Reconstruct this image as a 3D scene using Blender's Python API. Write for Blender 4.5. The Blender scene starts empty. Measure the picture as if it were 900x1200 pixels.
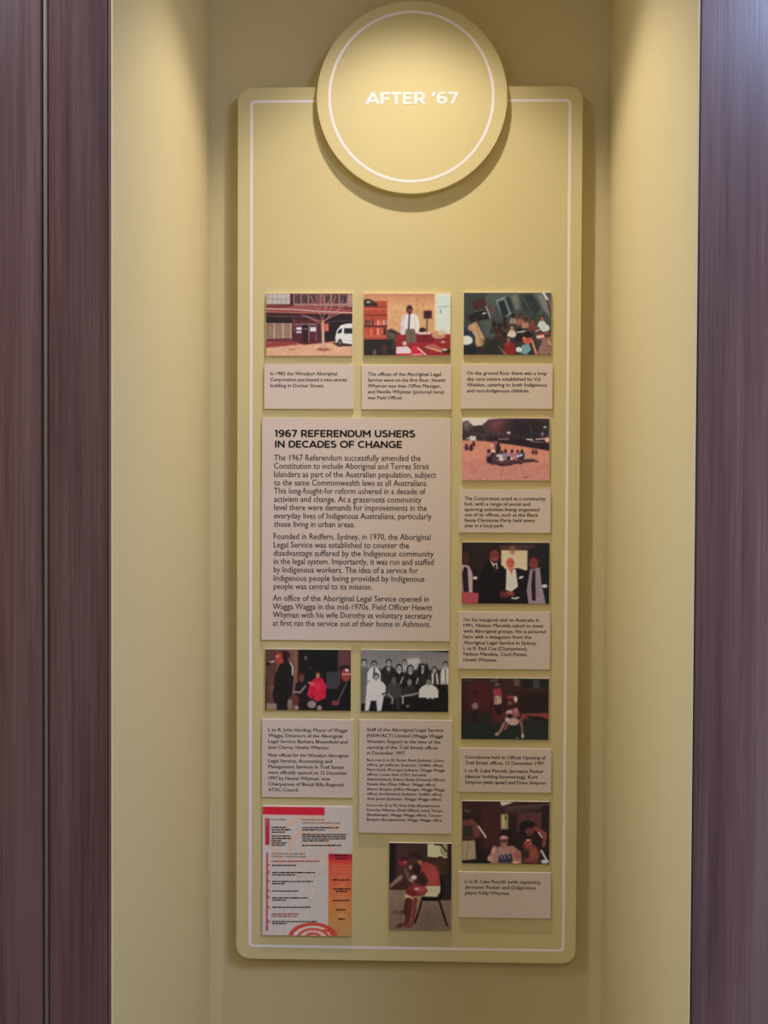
import bpy, bmesh, math
import numpy as np
from mathutils import Matrix, Vector
C = bpy.context.scene.collection

# ------------------------------------------------------------------ camera
F = 1350.0                                    # focal length in pixels of a 900x1200 frame
CAM = Vector((0.0, 0.0, 1.5))
yaw, pitch, roll = math.atan(0.0268), math.atan(-0.0215), math.radians(0.27)
# world: x right, y into the wall, z up
R = (Matrix.Rotation(yaw, 3, 'Z') @ Matrix.Rotation(pitch, 3, 'X') @ Matrix.Rotation(math.pi/2, 3, 'X') @ Matrix.Rotation(roll, 3, 'Z'))
cam = bpy.data.cameras.new('camera'); cam_o = bpy.data.objects.new('camera', cam); C.objects.link(cam_o)
cam_o.matrix_world = Matrix.Translation(CAM) @ R.to_4x4()
cam.sensor_fit = 'VERTICAL'; cam.sensor_height = 36.0; cam.lens = 36.0*F/1200.0
cam.clip_start = 0.05
bpy.context.scene.camera = cam_o

def at(px, py, Y):
    """the point of the plane y = Y that the photograph shows at pixel (px, py) -> x, z in metres"""
    d = R @ Vector(((px-450)/F, -(py-600)/F, -1.0))
    t = Y/d.y
    return CAM.x + d.x*t, CAM.z + d.z*t

# ------------------------------------------------------------------ light
Y_FRONT, Y_BACK = 1.403, 2.060                # wood wall face, niche back wall
T_BOARD, GAP = 0.012, 0.016                   # display board thickness, stand-off from the wall
Y_PANEL = Y_BACK - GAP - T_BOARD              # face of the display board
Y_DISC = Y_PANEL - 0.015                      # face of the round sign
Z_SOFFIT, Z_CEIL = 2.60, 2.85

sc = bpy.context.scene
sc.view_settings.view_transform = 'Standard'; sc.view_settings.look = 'None'
sc.view_settings.exposure = 0.08; sc.view_settings.gamma = 1.0
w = bpy.data.worlds.new('world'); sc.world = w; w.use_nodes = True
w.node_tree.nodes['Background'].inputs[0].default_value = (1.0, 0.80, 0.56, 1)
w.node_tree.nodes['Background'].inputs[1].default_value = 0.16

def light(name, kind, loc, rot, power, colour, **kw):
    l = bpy.data.lights.new(name, kind); l.energy = power; l.color = colour
    for k, v in kw.items(): setattr(l, k, v)
    o = bpy.data.objects.new(name, l); C.objects.link(o); o.location = loc; o.rotation_euler = rot
    return o
LAMP = (-0.012, 1.735, Z_SOFFIT-0.03)
BEAM = 2.5
CONE = math.radians(96)
warm = light('niche_downlight_beam', 'SPOT', LAMP, (0, 0, 0), 21.0, (1.0, 0.90, 0.80),
             spot_size=CONE, spot_blend=0.42, shadow_soft_size=0.017)
# reflector of the downlight: brightest straight down, falling off towards the rim of its beam
wl = warm.data; wl.use_nodes = True; nt = wl.node_tree; em = nt.nodes['Emission']
tcn = nt.nodes.new('ShaderNodeTexCoord'); sp = nt.nodes.new('ShaderNodeSeparateXYZ'); nt.links.new(tcn.outputs['Normal'], sp.inputs[0])
def lm(op, a, b=None, k=None):
    n = nt.nodes.new('ShaderNodeMath'); n.operation = op
    if isinstance(a, float): n.inputs[0].default_value = a
    else: nt.links.new(a, n.inputs[0])
    if b is not None: nt.links.new(b, n.inputs[1])
    if k is not None: n.inputs[1].default_value = k
    return n.outputs[0]
c2 = lm('MULTIPLY', sp.outputs[2], sp.outputs[2])
tan2 = lm('SUBTRACT', lm('DIVIDE', 1.0, c2), k=1.0)
nt.links.new(lm('DIVIDE', BEAM, lm('ADD', lm('MULTIPLY', tan2, k=1/.20), k=1.0)), em.inputs['Strength'])
# cool ceiling panel in the room, above and to the right of the viewer
light('unseen_panel_glow', 'AREA', (1.2, 0.1, Z_CEIL-0.035), (0, 0, 0), 55.0, (0.44, 0.57, 1.0),
      shape='RECTANGLE', size=0.58, size_y=1.18)
light('unseen_panel_glow', 'AREA', (-1.3, 0.70, Z_CEIL-0.035), (0, 0, 0), 34.0, (0.74, 0.80, 1.0),  # added cool panel at left, put in to light the right niche cheek
      shape='RECTANGLE', size=0.58, size_y=1.18)
# warm fill added behind the viewer, no such panel known there
light('unseen_panel_glow', 'AREA', (-0.2, -1.3, Z_CEIL-0.035), (0, 0, 0), 9.0, (1.0, 0.80, 0.62),
      shape='RECTANGLE', size=0.58, size_y=1.18)

# ------------------------------------------------------------------ materials
def lin(c):
    return tuple(((v/255)/12.92 if v/255 <= 0.04045 else ((v/255+0.055)/1.055)**2.4) for v in c)
def mat(name, col, rough=0.6, metal=0.0, spec=0.5, bump=None, var=0.0, emit=None):
    m = bpy.data.materials.new(name); m.use_nodes = True
    nt = m.node_tree; b = nt.nodes['Principled BSDF']
    b.inputs['Base Color'].default_value = (*col, 1); b.inputs['Roughness'].default_value = rough
    b.inputs['Metallic'].default_value = metal; b.inputs['Specular IOR Level'].default_value = spec
    if emit: b.inputs['Emission Color'].default_value = (*emit[:3], 1); b.inputs['Emission Strength'].default_value = emit[3]
    if bump or var:
        tc = nt.nodes.new('ShaderNodeTexCoord'); n = nt.nodes.new('ShaderNodeTexNoise')
        n.inputs['Scale'].default_value = bump[0] if bump else 6.0; n.inputs['Detail'].default_value = 3
        nt.links.new(tc.outputs['Object'], n.inputs['Vector'])
        if bump:
            bp = nt.nodes.new('ShaderNodeBump'); bp.inputs['Strength'].default_value = bump[1]; bp.inputs['Distance'].default_value = 0.001
            nt.links.new(n.outputs['Fac'], bp.inputs['Height']); nt.links.new(bp.outputs[0], b.inputs['Normal'])
        if var:
            n2 = nt.nodes.new('ShaderNodeTexNoise'); n2.inputs['Scale'].default_value = 3.0; n2.inputs['Detail'].default_value = 4
            nt.links.new(tc.outputs['Object'], n2.inputs['Vector'])
            r = nt.nodes.new('ShaderNodeValToRGB')
            r.color_ramp.elements[0].position = 0.3; r.color_ramp.elements[1].position = 0.7
            r.color_ramp.elements[0].color = (*[v*(1-var) for v in col], 1); r.color_ramp.elements[1].color = (*[min(1, v*(1+var)) for v in col], 1)
            nt.links.new(n2.outputs['Fac'], r.inputs[0]); nt.links.new(r.outputs[0], b.inputs['Base Color'])
    return m
PA = (0.70, 0.60, 0.305)
M_PAINT = mat('wall_paint', (0.69, 0.585, 0.315), 0.75, spec=0.25, bump=(260, 0.12), var=0.012)
M_BOARD = mat('board_paint', PA, 0.5, spec=0.35, bump=(300, 0.05), var=0.008)
M_LINE = mat('line_vinyl', (0.93, 0.86, 0.86), 0.5, spec=0.3)
M_CARD = mat('caption_card', (0.76, 0.64, 0.56), 0.55, spec=0.3, var=0.008)
M_FOAM = mat('card_edge', (0.93, 0.86, 0.77), 0.6, spec=0.3)
M_INK = mat('text_ink', (0.018, 0.014, 0.012), 0.6, spec=0.2)
M_BODY = mat('body_ink', (0.022, 0.017, 0.014), 0.6, spec=0.2)
M_METAL = mat('trim_metal', (0.26, 0.21, 0.16), 0.38, metal=0.5)
M_GAP = mat('shadow_gap', (0.02, 0.015, 0.013), 0.8)
M_EDGE = mat('wood_edge', (0.20, 0.105, 0.09), 0.4)
M_FLOOR = mat('floor_carpet', (0.10, 0.09, 0.085), 0.95, bump=(900, 0.6), var=0.1)
M_CEIL = mat('ceiling_paint', (0.75, 0.74, 0.72), 0.9)
M_WHITE = mat('lamp_housing', (0.8, 0.8, 0.78), 0.4)
M_LENSW = mat('lamp_lens', (0.9, 0.85, 0.75), 0.3, emit=(1, .86, .7, 6.0))
M_LENSC = mat('panel_diffuser', (0.9, 0.9, 0.9), 0.5, emit=(.75, .84, 1, 4.0))
M_LENSN = mat('added_fill_diffuser', (0.9, 0.9, 0.9), 0.5, emit=(1, .9, .78, 4.0))  # glowing face of the added warm fill panel

def wood(name, shift=0.0, dark=(0.052, 0.026, 0.022), mid=(0.104, 0.049, 0.042), light_=(0.165, 0.090, 0.075)):
    m = bpy.data.materials.new(name); m.use_nodes = True
    nt = m.node_tree; N = nt.nodes; L = nt.links; b = N['Principled BSDF']
    tc = N.new('ShaderNodeTexCoord')
    def band(sx, sz, det, rough, dist=0.0, off=0.0):
        mp = N.new('ShaderNodeMapping'); mp.inputs['Scale'].default_value = (sx, sx*0.3, sz); mp.inputs['Location'].default_value = (shift+off, 0, shift*1.7+off)
        n = N.new('ShaderNodeTexNoise'); n.inputs['Scale'].default_value = 1; n.inputs['Detail'].default_value = det
        n.inputs['Roughness'].default_value = rough; n.inputs['Distortion'].default_value = dist
        L.new(tc.outputs['Object'], mp.inputs[0]); L.new(mp.outputs[0], n.inputs['Vector']); return n.outputs['Fac']
    broad = band(9, 0.55, 2, .5, .6); streak = band(70, 1.9, 5, .65, .3, 5.0); fine = band(420, 5.0, 2, .6, 0, 9.0)
    red = band(16, 0.8, 1, .5, .4, 17.0)
    def mth(op, a, bb, v=None):
        n = N.new('ShaderNodeMath'); n.operation = op; L.new(a, n.inputs[0])
        if bb is not None: L.new(bb, n.inputs[1])
        else: n.inputs[1].default_value = v
        return n.outputs[0]
    s = mth('ADD', mth('MULTIPLY', broad, None, .45), mth('MULTIPLY', streak, None, .36))
    s = mth('ADD', s, mth('MULTIPLY', fine, None, .19))
    r = N.new('ShaderNodeValToRGB'); e = r.color_ramp.elements
    e[0].position = .39; e[0].color = (*dark, 1); e[1].position = .62; e[1].color = (*light_, 1)
    x = e.new(.5); x.color = (*mid, 1)
    L.new(s, r.inputs[0])
    rr = N.new('ShaderNodeValToRGB'); rr.color_ramp.elements[0].position = .5; rr.color_ramp.elements[1].position = .7
    rr.color_ramp.elements[0].color = (0, 0, 0, 1); rr.color_ramp.elements[1].color = (.6, .6, .6, 1)
    L.new(red, rr.inputs[0])
    mx = N.new('ShaderNodeMixRGB'); mx.blend_type = 'MULTIPLY'; L.new(rr.outputs[0], mx.inputs[0]); L.new(r.outputs[0], mx.inputs[1])
    mx.inputs[2].default_value = (1.25, .78, .80, 1); L.new(mx.outputs[0], b.inputs['Base Color'])
    b.inputs['Roughness'].default_value = .25; b.inputs['Specular IOR Level'].default_value = .70
    bp = N.new('ShaderNodeBump'); bp.inputs['Strength'].default_value = .12; bp.inputs['Distance'].default_value = .0006
    L.new(fine, bp.inputs['Height']); L.new(bp.outputs[0], b.inputs['Normal'])
    return m
M_WOOD = [wood('walnut_laminate', 0.0), wood('walnut_laminate_inner', 3.3),
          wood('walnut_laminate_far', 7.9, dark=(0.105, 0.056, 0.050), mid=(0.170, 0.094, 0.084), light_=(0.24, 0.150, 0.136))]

# ------------------------------------------------------------------ mesh helpers
def link(name, me, m, parent=None):
    o = bpy.data.objects.new(name, me); C.objects.link(o)
    if m is not None and not me.materials: me.materials.append(m)
    if parent: o.parent = parent
    return o
def tag(o, label=None, cat=None, group=None, kind=None):
    if label: o['label'] = label
    if cat: o['category'] = cat
    if group: o['group'] = group
    if kind: o['kind'] = kind
    return o
def empty(name, loc=(0, 0, 0)):
    o = bpy.data.objects.new(name, None); C.objects.link(o); o.location = loc; o.empty_display_size = .05
    return o
def box_mesh(name, x0, x1, y0, y1, z0, z1, bevel=0.0, seg=2):
    bm = bmesh.new(); bmesh.ops.create_cube(bm, size=1)
    for v in bm.verts:
        v.co = Vector(((x0+x1)/2 + v.co.x*(x1-x0), (y0+y1)/2 + v.co.y*(y1-y0), (z0+z1)/2 + v.co.z*(z1-z0)))
    if bevel: bmesh.ops.bevel(bm, geom=bm.edges[:], offset=bevel, segments=seg, affect='EDGES')
    me = bpy.data.meshes.new(name); bm.to_mesh(me); bm.free(); return me
def box(name, m, x0, x1, y0, y1, z0, z1, bevel=0.0, parent=None):
    return link(name, box_mesh(name, x0, x1, y0, y1, z0, z1, bevel), m, parent)
def prism(name, m, outline, y_front, y_back, bevel=0.0, parent=None):
    """a solid of constant thickness facing the viewer; outline = list of (x, z)"""
    bm = bmesh.new()
    f = bm.faces.new([bm.verts.new((x, y_front, z)) for x, z in outline])
    r = bmesh.ops.extrude_face_region(bm, geom=[f])
    for v in [g for g in r['geom'] if isinstance(g, bmesh.types.BMVert)]: v.co.y = y_back
    bmesh.ops.recalc_face_normals(bm, faces=bm.faces[:])
    if bevel:
        ed = [e for e in bm.edges if abs(e.verts[0].co.y-y_front) < 1e-6 and abs(e.verts[1].co.y-y_front) < 1e-6]
        bmesh.ops.bevel(bm, geom=ed, offset=bevel, segments=2, affect='EDGES')
    me = bpy.data.meshes.new(name); bm.to_mesh(me); bm.free()
    return link(name, me, m, parent)
def rounded(x0, x1, z0, z1, r, n=14):
    pts = []
    for cx, cz, a0 in ((x1-r, z1-r, 0), (x0+r, z1-r, 90), (x0+r, z0+r, 180), (x1-r, z0+r, 270)):
        for i in range(n+1):
            a = math.radians(a0 + 90*i/n); pts.append((cx+r*math.cos(a), cz+r*math.sin(a)))
    return pts
def raw(name, verts, faces, m, parent=None):
    me = bpy.data.meshes.new(name); me.from_pydata(verts, [], faces); me.update()
    return link(name, me, m, parent)
def loop_band(name, m, outer, inner, y, parent=None, closed=True):
    n = len(outer); v = [(x, y, z) for x, z in outer] + [(x, y, z) for x, z in inner]
    f = [(i, (i+1) % n, n+(i+1) % n, n+i) for i in range(n if closed else n-1)]
    return raw(name, v, f, m, parent)

# ------------------------------------------------------------------ setting
xl_f = at(132.6, 600, Y_FRONT)[0]; xr_f = at(812.0, 600, Y_FRONT)[0]     # inner faces of the niche cheeks
xl_b = at(246.6, 400, Y_BACK)[0];  xr_b = at(711.0, 400, Y_BACK)[0]
XL = (xl_f+xl_b)/2; XR = (xr_f+xr_b)/2
print('cheeks', xl_f, xl_b, xr_f, xr_b, 'cone', XL, XR)
# niche
tag(box('wall_back', M_PAINT, xl_b-.03, xr_b+.03, Y_BACK+.0002, Y_BACK+.03, 0, Z_SOFFIT+.1), kind='structure')
def cheek(name, xf, xb, s):
    o = raw(name, [(xf, Y_FRONT, 0), (xb, Y_BACK, 0), (xb+s*.02, Y_BACK, 0), (xf+s*.0025, Y_FRONT, 0),
                   (xf, Y_FRONT, Z_SOFFIT+.1), (xb, Y_BACK, Z_SOFFIT+.1), (xb+s*.02, Y_BACK, Z_SOFFIT+.1), (xf+s*.0025, Y_FRONT, Z_SOFFIT+.1)],
            [(0, 1, 5, 4), (1, 2, 6, 5), (2, 3, 7, 6), (3, 0, 4, 7), (4, 5, 6, 7), (3, 2, 1, 0)], M_PAINT)
    return tag(o, kind='structure')
cheek('wall_left', xl_f, xl_b, -1); cheek('wall_right', xr_f, xr_b, 1)
tag(box('ceiling', M_PAINT, xl_f-.02, xr_f+.02, Y_FRONT+.02, Y_BACK, Z_SOFFIT, Z_SOFFIT+.03), kind='structure')
tag(box('floor', M_FLOOR, -3, 3, -2.5, Y_BACK+.05, -.05, 0), kind='structure')
tag(box('ceiling', M_CEIL, -3, 3, -2.5, Y_FRONT+.02, Z_CEIL, Z_CEIL+.05), kind='structure')
# wood clad wall round the niche
wf = tag(empty('wall_front', (0, Y_FRONT, 0)), kind='structure')
def child(o): o.parent = wf; o.matrix_parent_inverse = Matrix.Translation((0, -Y_FRONT, 0)); return o
X = lambda px, py=600: at(px, py, Y_FRONT)[0]
def wood_panel(x0, x1, z0, z1, m, dy=0.0):
    return child(box('cladding_panel', m, x0, x1, Y_FRONT+dy, Y_FRONT+.018, z0, z1, .0012))
xo = xl_f-.0027
wood_panel(X(57.2), X(127.2), 0, Z_CEIL, M_WOOD[1])
e1 = child(box('edge_strip', M_EDGE, X(127.4), xo, Y_FRONT-.0006, Y_FRONT+.018, 0, Z_CEIL, .0008)); e1['label'] = 'narrow reddish wood edge beside the niche'
wood_panel(X(49.3)-.62, X(49.3), 0, Z_CEIL, M_WOOD[0])
wood_panel(X(49.3)-1.245, X(49.3)-.625, 0, Z_CEIL, M_WOOD[1]); wood_panel(X(49.3)-1.87, X(49.3)-1.25, 0, Z_CEIL, M_WOOD[0])
child(box('backing_board', M_GAP, -2.4, xo-.002, Y_FRONT+.0185, Y_FRONT+.04, 0, Z_CEIL))
tr = tag(box('trim_1', M_METAL, X(50.6), X(55.6), Y_FRONT+.002, Y_FRONT+.018, 0, Z_CEIL, .0010), kind='structure')
xr0 = xr_f+.0038
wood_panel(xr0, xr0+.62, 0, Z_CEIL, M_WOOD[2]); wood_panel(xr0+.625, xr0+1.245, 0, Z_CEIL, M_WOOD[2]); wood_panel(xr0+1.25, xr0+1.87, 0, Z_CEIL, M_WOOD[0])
child(box('backing_board', M_GAP, xr_f+.0028, 2.4, Y_FRONT+.0185, Y_FRONT+.04, 0, Z_CEIL))
wood_panel(xl_f-.002, xr_f+.002, Z_SOFFIT-.012, Z_CEIL, M_WOOD[1])

# lamps
def ring_prism(name, m, cx, cy, r0, r1, z0, z1, n=40, parent=None):
    v = []; f = []
    for r, z in ((r0, z1), (r0, z0), (r1, z0), (r1, z1)):
        v += [(cx+r*math.cos(2*math.pi*i/n), cy+r*math.sin(2*math.pi*i/n), z) for i in range(n)]
    for k in range(4):
        for i in range(n):
            a, b = k*n, ((k+1) % 4)*n; f.append((a+i, a+(i+1) % n, b+(i+1) % n, b+i))
    return raw(name, v, f, m, parent)
dl = tag(empty('recessed_downlight'), 'small round white recessed downlight in the niche ceiling above the round sign', 'light')
ring_prism('trim_ring', M_WHITE, LAMP[0], LAMP[1], .036, .048, Z_SOFFIT-.004, Z_SOFFIT, parent=dl)
n = 32
raw('lens', [(LAMP[0]+.035*math.cos(2*math.pi*i/n), LAMP[1]+.035*math.sin(2*math.pi*i/n), Z_SOFFIT-.001) for i in range(n)], [tuple(range(n))], M_LENSW, dl)
for (cx, cy, mm, lab) in ((1.2, .1, M_LENSC, 'cool white ceiling light panel over the right wood wall'), (-1.3, .70, M_LENSC, 'added cool white light panel, unseen, over the left wood wall'), (-.2, -1.3, M_LENSN, 'added warm white fill light panel, unseen, behind the viewer')):  # left and warm panels are added bodies for the extra lights
    cp = tag(empty('unseen_ceiling_light'), lab, 'light')
    box('frame', M_WHITE, cx-.31, cx+.31, cy-.61, cy+.61, Z_CEIL-.02, Z_CEIL, .003, cp)
    box('diffuser', mm, cx-.29, cx+.29, cy-.59, cy+.59, Z_CEIL-.024, Z_CEIL-.0205, 0, cp)

# ------------------------------------------------------------------ display board and round sign
P = lambda px, py: at(px, py, Y_PANEL)
x0 = (P(278.0, 150)[0]+P(277.2, 1080)[0])/2; x1 = (P(682.6, 150)[0]+P(675.6, 1080)[0])/2
z1 = (P(330, 102.6)[1]+P(640, 100.6)[1])/2; z0 = (P(310, 1124.2)[1]+P(650, 1128.9)[1])/2
PX0, PX1, PZ0, PZ1 = x0, x1, z0, z1
print('panel', x0, x1, z0, z1)
panel = tag(empty('display_board', ((x0+x1)/2, Y_BACK, z0)), 'tall pale yellow display board with rounded corners and thin white border line', 'display board')
def under(root, o):
    o.parent = root; o.matrix_parent_inverse = Matrix.Translation(-root.location); return o
under(panel, prism('board', M_BOARD, rounded(x0, x1, z0, z1, .025), Y_PANEL, Y_PANEL+T_BOARD, .0006))
for bx in (x0+.08, x1-.08):
    for bz in (z0+.12, z1-.12):
        under(panel, box('standoff', M_WHITE, bx-.02, bx+.02, Y_PANEL+T_BOARD+.0002, Y_BACK, bz-.02, bz+.02))
lx0 = (P(295.4, 150)[0]+P(292.6, 1080)[0])/2; lx1 = (P(668.0, 150)[0]+P(660.0, 1080)[0])/2
lz1 = (P(330, 119.6)[1]+P(640, 117.1)[1])/2; lz0 = (P(310, 1108.4)[1]+P(640, 1113.6)[1])/2
lw = .0024
under(panel, loop_band('border_line', M_LINE, rounded(lx0-lw, lx1+lw, lz0-lw, lz1+lw, .0085), rounded(lx0+lw, lx1-lw, lz0+lw, lz1-lw, .0047), Y_PANEL-.0002))

D = lambda px, py: at(px, py, Y_DISC)
cx, cz = D(482.7, 114.2); rx = (D(594.6, 114)[0]-D(371.0, 114)[0])/2; rz = (D(482, .8)[1]-D(482, 226.8)[1])/2
print('disc', cx, cz, rx, rz)
def ell(cx, cz, a, b, n=128): return [(cx+a*math.cos(2*math.pi*i/n), cz+b*math.sin(2*math.pi*i/n)) for i in range(n)]
sign = tag(empty('round_sign', (cx, Y_PANEL, cz-rz)), 'round pale yellow sign with a white ring, reading AFTER 67', 'sign')
under(sign, prism('disc', M_BOARD, ell(cx, cz, rx, rz), Y_DISC, Y_PANEL-.001, .0006))
rcx, rcz = D(481.9, 113.3); ra = 95.0/F*Y_DISC; rb = 97.6/F*Y_DISC
under(sign, loop_band('ring_line', M_LINE, ell(rcx, rcz, ra+.0026, rb+.0026), ell(rcx, rcz, ra-.0022, rb-.0022), Y_DISC-.0002))

# ------------------------------------------------------------------ lettering
def arc(cx, cy, rx, ry, a0, a1, n=16):
    return [(cx+rx*math.cos(math.radians(a0+(a1-a0)*i/n)), cy+ry*math.sin(math.radians(a0+(a1-a0)*i/n))) for i in range(n+1)]
# bold geometric capitals as centre lines, cap height 1, stroke S; (advance, strokes)
h = .09                                       # half a stroke
GL = {
 'A': (.94, [[(.06, 0), (.47, .97)], [(.47, .97), (.88, 0)], [(.2, .27), (.74, .27)]]),
 'C': (.92, [arc(.53, .5, .41, .41, 48, 312, 24)]),
 'D': (.90, [[(.15, h), (.15, 1-h)], [(.15, 1-h), (.40, 1-h)] + arc(.40, .5, .40, .41, 90, -90, 20)[1:] + [(.15, h)]]),
 'E': (.76, [[(.15, 0), (.15, 1)], [(.15, 1-h), (.69, 1-h)], [(.15, .5), (.64, .5)], [(.15, h), (.70, h)]]),
 'F': (.74, [[(.15, 0), (.15, 1)], [(.15, 1-h), (.70, 1-h)], [(.15, .47), (.65, .47)]]),
 'G': (.98, [arc(.53, .5, .41, .41, 48, 325, 24), [(.86, .12), (.86, .49)], [(.95, .46), (.56, .46)]]),
 'H': (.92, [[(.15, 0), (.15, 1)], [(.77, 0), (.77, 1)], [(.15, .5), (.77, .5)]]),
 'I': (.35, [[(.175, 0), (.175, 1)]]),
 'M': (1.06, [[(.15, 0), (.15, 1)], [(.91, 0), (.91, 1)], [(.15, .93), (.53, .36)], [(.91, .93), (.53, .36)]]),
 'N': (.96, [[(.15, 0), (.15, 1)], [(.81, 0), (.81, 1)], [(.15, .93), (.81, .07)]]),
 'O': (1.06, [arc(.53, .5, .42, .42, 0, 360, 36)]),
 'R': (.84, [[(.15, 0), (.15, 1)], [(.15, 1-h), (.44, 1-h)] + arc(.44, .655, .25, .255, 90, -90, 16)[1:] + [(.15, .40)], [(.44, .42), (.74, 0)]]),
 'S': (.76, [arc(.385, .715, .25, .205, 40, 180, 12) + [(.16, .63)] + arc(.39, .285, .25, .215, 90, -35, 14)[2:] + [(.50, .115), (.38, .085), (.22, .11), (.09, .20)]]),
 'T': (.76, [[(.38, 0), (.38, 1)], [(.04, 1-h), (.72, 1-h)]]),
 'U': (.92, [[(.15, 1), (.15, .42)] + arc(.46, .42, .31, .33, 180, 360, 18)[1:] + [(.77, 1)]]),
 '1': (.46, [[(.27, 0), (.27, 1)], [(.27, .93), (.05, .84)]]),
 '6': (.80, [arc(.41, .32, .27, .235, 0, 360, 28), [(.145, .36)] + arc(.46, .50, .32, .42, 188, 60, 14)]),
 '9': (.80, [arc(.39, .68, .27, .235, 0, 360, 28), [(.655, .64)] + arc(.34, .50, .32, .42, 8, -120, 14)]),
 '7': (.74, [[(.05, 1-h), (.68, 1-h)], [(.62, .93), (.26, 0)]]),
 "'": (.30, [[(.20, 1), (.11, .66)]]),
 ' ': (.38, []),
}
def stroke_text(s, stroke=.18):
    """bold capitals as flat quads; returns verts (x, z), faces, width; cap height 1"""
    V = []; Fs = []; x = 0; LV = []; lay = 0
    for ch in s:
        adv, strokes = GL[ch]
        for pl in strokes:
            n = len(pl); hs = stroke/2
            closed = n > 6 and abs(pl[0][0]-pl[-1][0]) < 1e-6 and abs(pl[0][1]-pl[-1][1]) < 1e-6
            L_, R_ = [], []
            for i, p in enumerate(pl):
                a = pl[i-1] if i > 0 else (pl[-2] if closed else None)
                b = pl[i+1] if i < n-1 else (pl[1] if closed else None)
                d1 = Vector((p[0]-a[0], p[1]-a[1])).normalized() if a else None
                d2 = Vector((b[0]-p[0], b[1]-p[1])).normalized() if b else None
                if d1 is None: d1 = d2
                if d2 is None: d2 = d1
                t = (d1+d2).normalized(); nn = Vector((-t.y, t.x)); k = hs/max(.5, nn.dot(Vector((-d1.y, d1.x))))
                L_.append((x+p[0]+nn.x*k, p[1]+nn.y*k)); R_.append((x+p[0]-nn.x*k, p[1]-nn.y*k))
            base = len(V); V += L_ + R_
            Fs += [(base+n+i, base+n+i+1, base+i+1, base+i) for i in range(n-1)]; LV += [lay % 5]*(2*n); lay += 1
        x += adv
    return [(p[0], p[1], -l*.00003) for p, l in zip(V, LV)], Fs, x
_cap = None
def font_text(s, offset=0.0):
    cu = bpy.data.curves.new('t', 'FONT'); cu.body = s; cu.resolution_u = 2; cu.fill_mode = 'FRONT'; cu.offset = offset
    o = bpy.data.objects.new('t', cu); C.objects.link(o)
    dg = bpy.context.evaluated_depsgraph_get(); dg.update()
    me = bpy.data.meshes.new_from_object(o.evaluated_get(dg))
    V = [(v.co.x, v.co.y) for v in me.vertices]; Fs = [tuple(p.vertices) for p in me.polygons]
    bpy.data.objects.remove(o); bpy.data.curves.remove(cu); bpy.data.meshes.remove(me)
    return V, Fs
def cap_height():
    global _cap
    if _cap is None: V, _ = font_text('T'); _cap = max(z for _, z in V)
    return _cap
def set_lines(name, lines, y, m, parent, plane, bold=False, stroke=.18, offset=0.0, heavy=0.0):
    """lines = (text, left px, baseline px at left, right px, cap height px) in photograph pixels"""
    V = []; Fs = []
    for s, xa, yb, xb, cap in lines:
        X0, Z0 = plane(xa, yb); X1 = plane(xb, yb)[0]
        if bold: v, f, wd = stroke_text(s, stroke); lo = min(p[0] for p in v); hi = max(p[0] for p in v); ch = 1.0
        else:
            v, f = font_text(s, offset); lo = min(p[0] for p in v); hi = max(p[0] for p in v); ch = cap_height()
        sx = (X1-X0)/(hi-lo); sz = cap/F*y/ch; b = len(V)
        V += [(X0+(p[0]-lo)*sx, y+(p[2] if len(p) > 2 else 0), Z0+p[1]*sz) for p in v]; Fs += [tuple(i+b for i in q) for q in f]
        if heavy and not bold:                # a heavier weight of the face
            b = len(V); V += [(X0+(p[0]-lo+heavy)*sx, y-.00004, Z0+(p[1]+heavy*.25)*sz) for p in v]; Fs += [tuple(i+b for i in q) for q in f]
    o = raw(name, V, Fs, m)
    return under(parent, o)
set_lines('lettering', [("AFTER '67", 428.0, 122.0, 537.2, 13.6)], Y_DISC-.0003, M_LINE, sign, D, bold=True, stroke=.205)

# ------------------------------------------------------------------ cards
T_CARD = .005
Y_CARD = Y_PANEL - T_CARD
K = lambda px, py: at(px, py, Y_CARD)
def card_rect(l, t, r, b):
    """corners (left, top, right, bottom) in photograph pixels, squared up on the board"""
    cxp, cyp = (l+r)/2, (t+b)/2
    return K(l, cyp)[0], K(r, cyp)[0], K(cxp, b)[1], K(cxp, t)[1]
def card(name, label, cat, group, rect, m=M_CARD):
    a, b, c, d = card_rect(*rect)
    root = tag(empty(name, ((a+b)/2, Y_PANEL, c)), label, cat, group)
    body = under(root, box('card', M_FOAM, a, b, Y_CARD, Y_PANEL-.0003, c, d, .0003))
    if m is not M_FOAM:
        body.data.materials.append(m)
        for p in body.data.polygons:
            if p.normal.y < -.9: p.material_index = 1
    return root
def caption(label, rect, org, s, left, cap, lines, group='caption cards on the display board'):
    root = card('caption_card', label, 'caption', group, rect)
    cxp = (rect[0]+rect[2])/2
    L = []
    for ln in lines:
        t, bl, r = ln[:3]; cp = ln[3] if len(ln) > 3 else cap
        xl = org[0]+left/s; xr = org[0]+r/s
        # baselines are read at the left end; square to the board
        L.append((t, xl, org[1]+bl/s, xr, cp))
    set_lines('lettering', L, Y_CARD-.0002, M_BODY, root, K, heavy=INK_W)
    return root
INK_W = 0.032
def lines_at(texts, bls, rights): return list(zip(texts, bls, rights))

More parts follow.
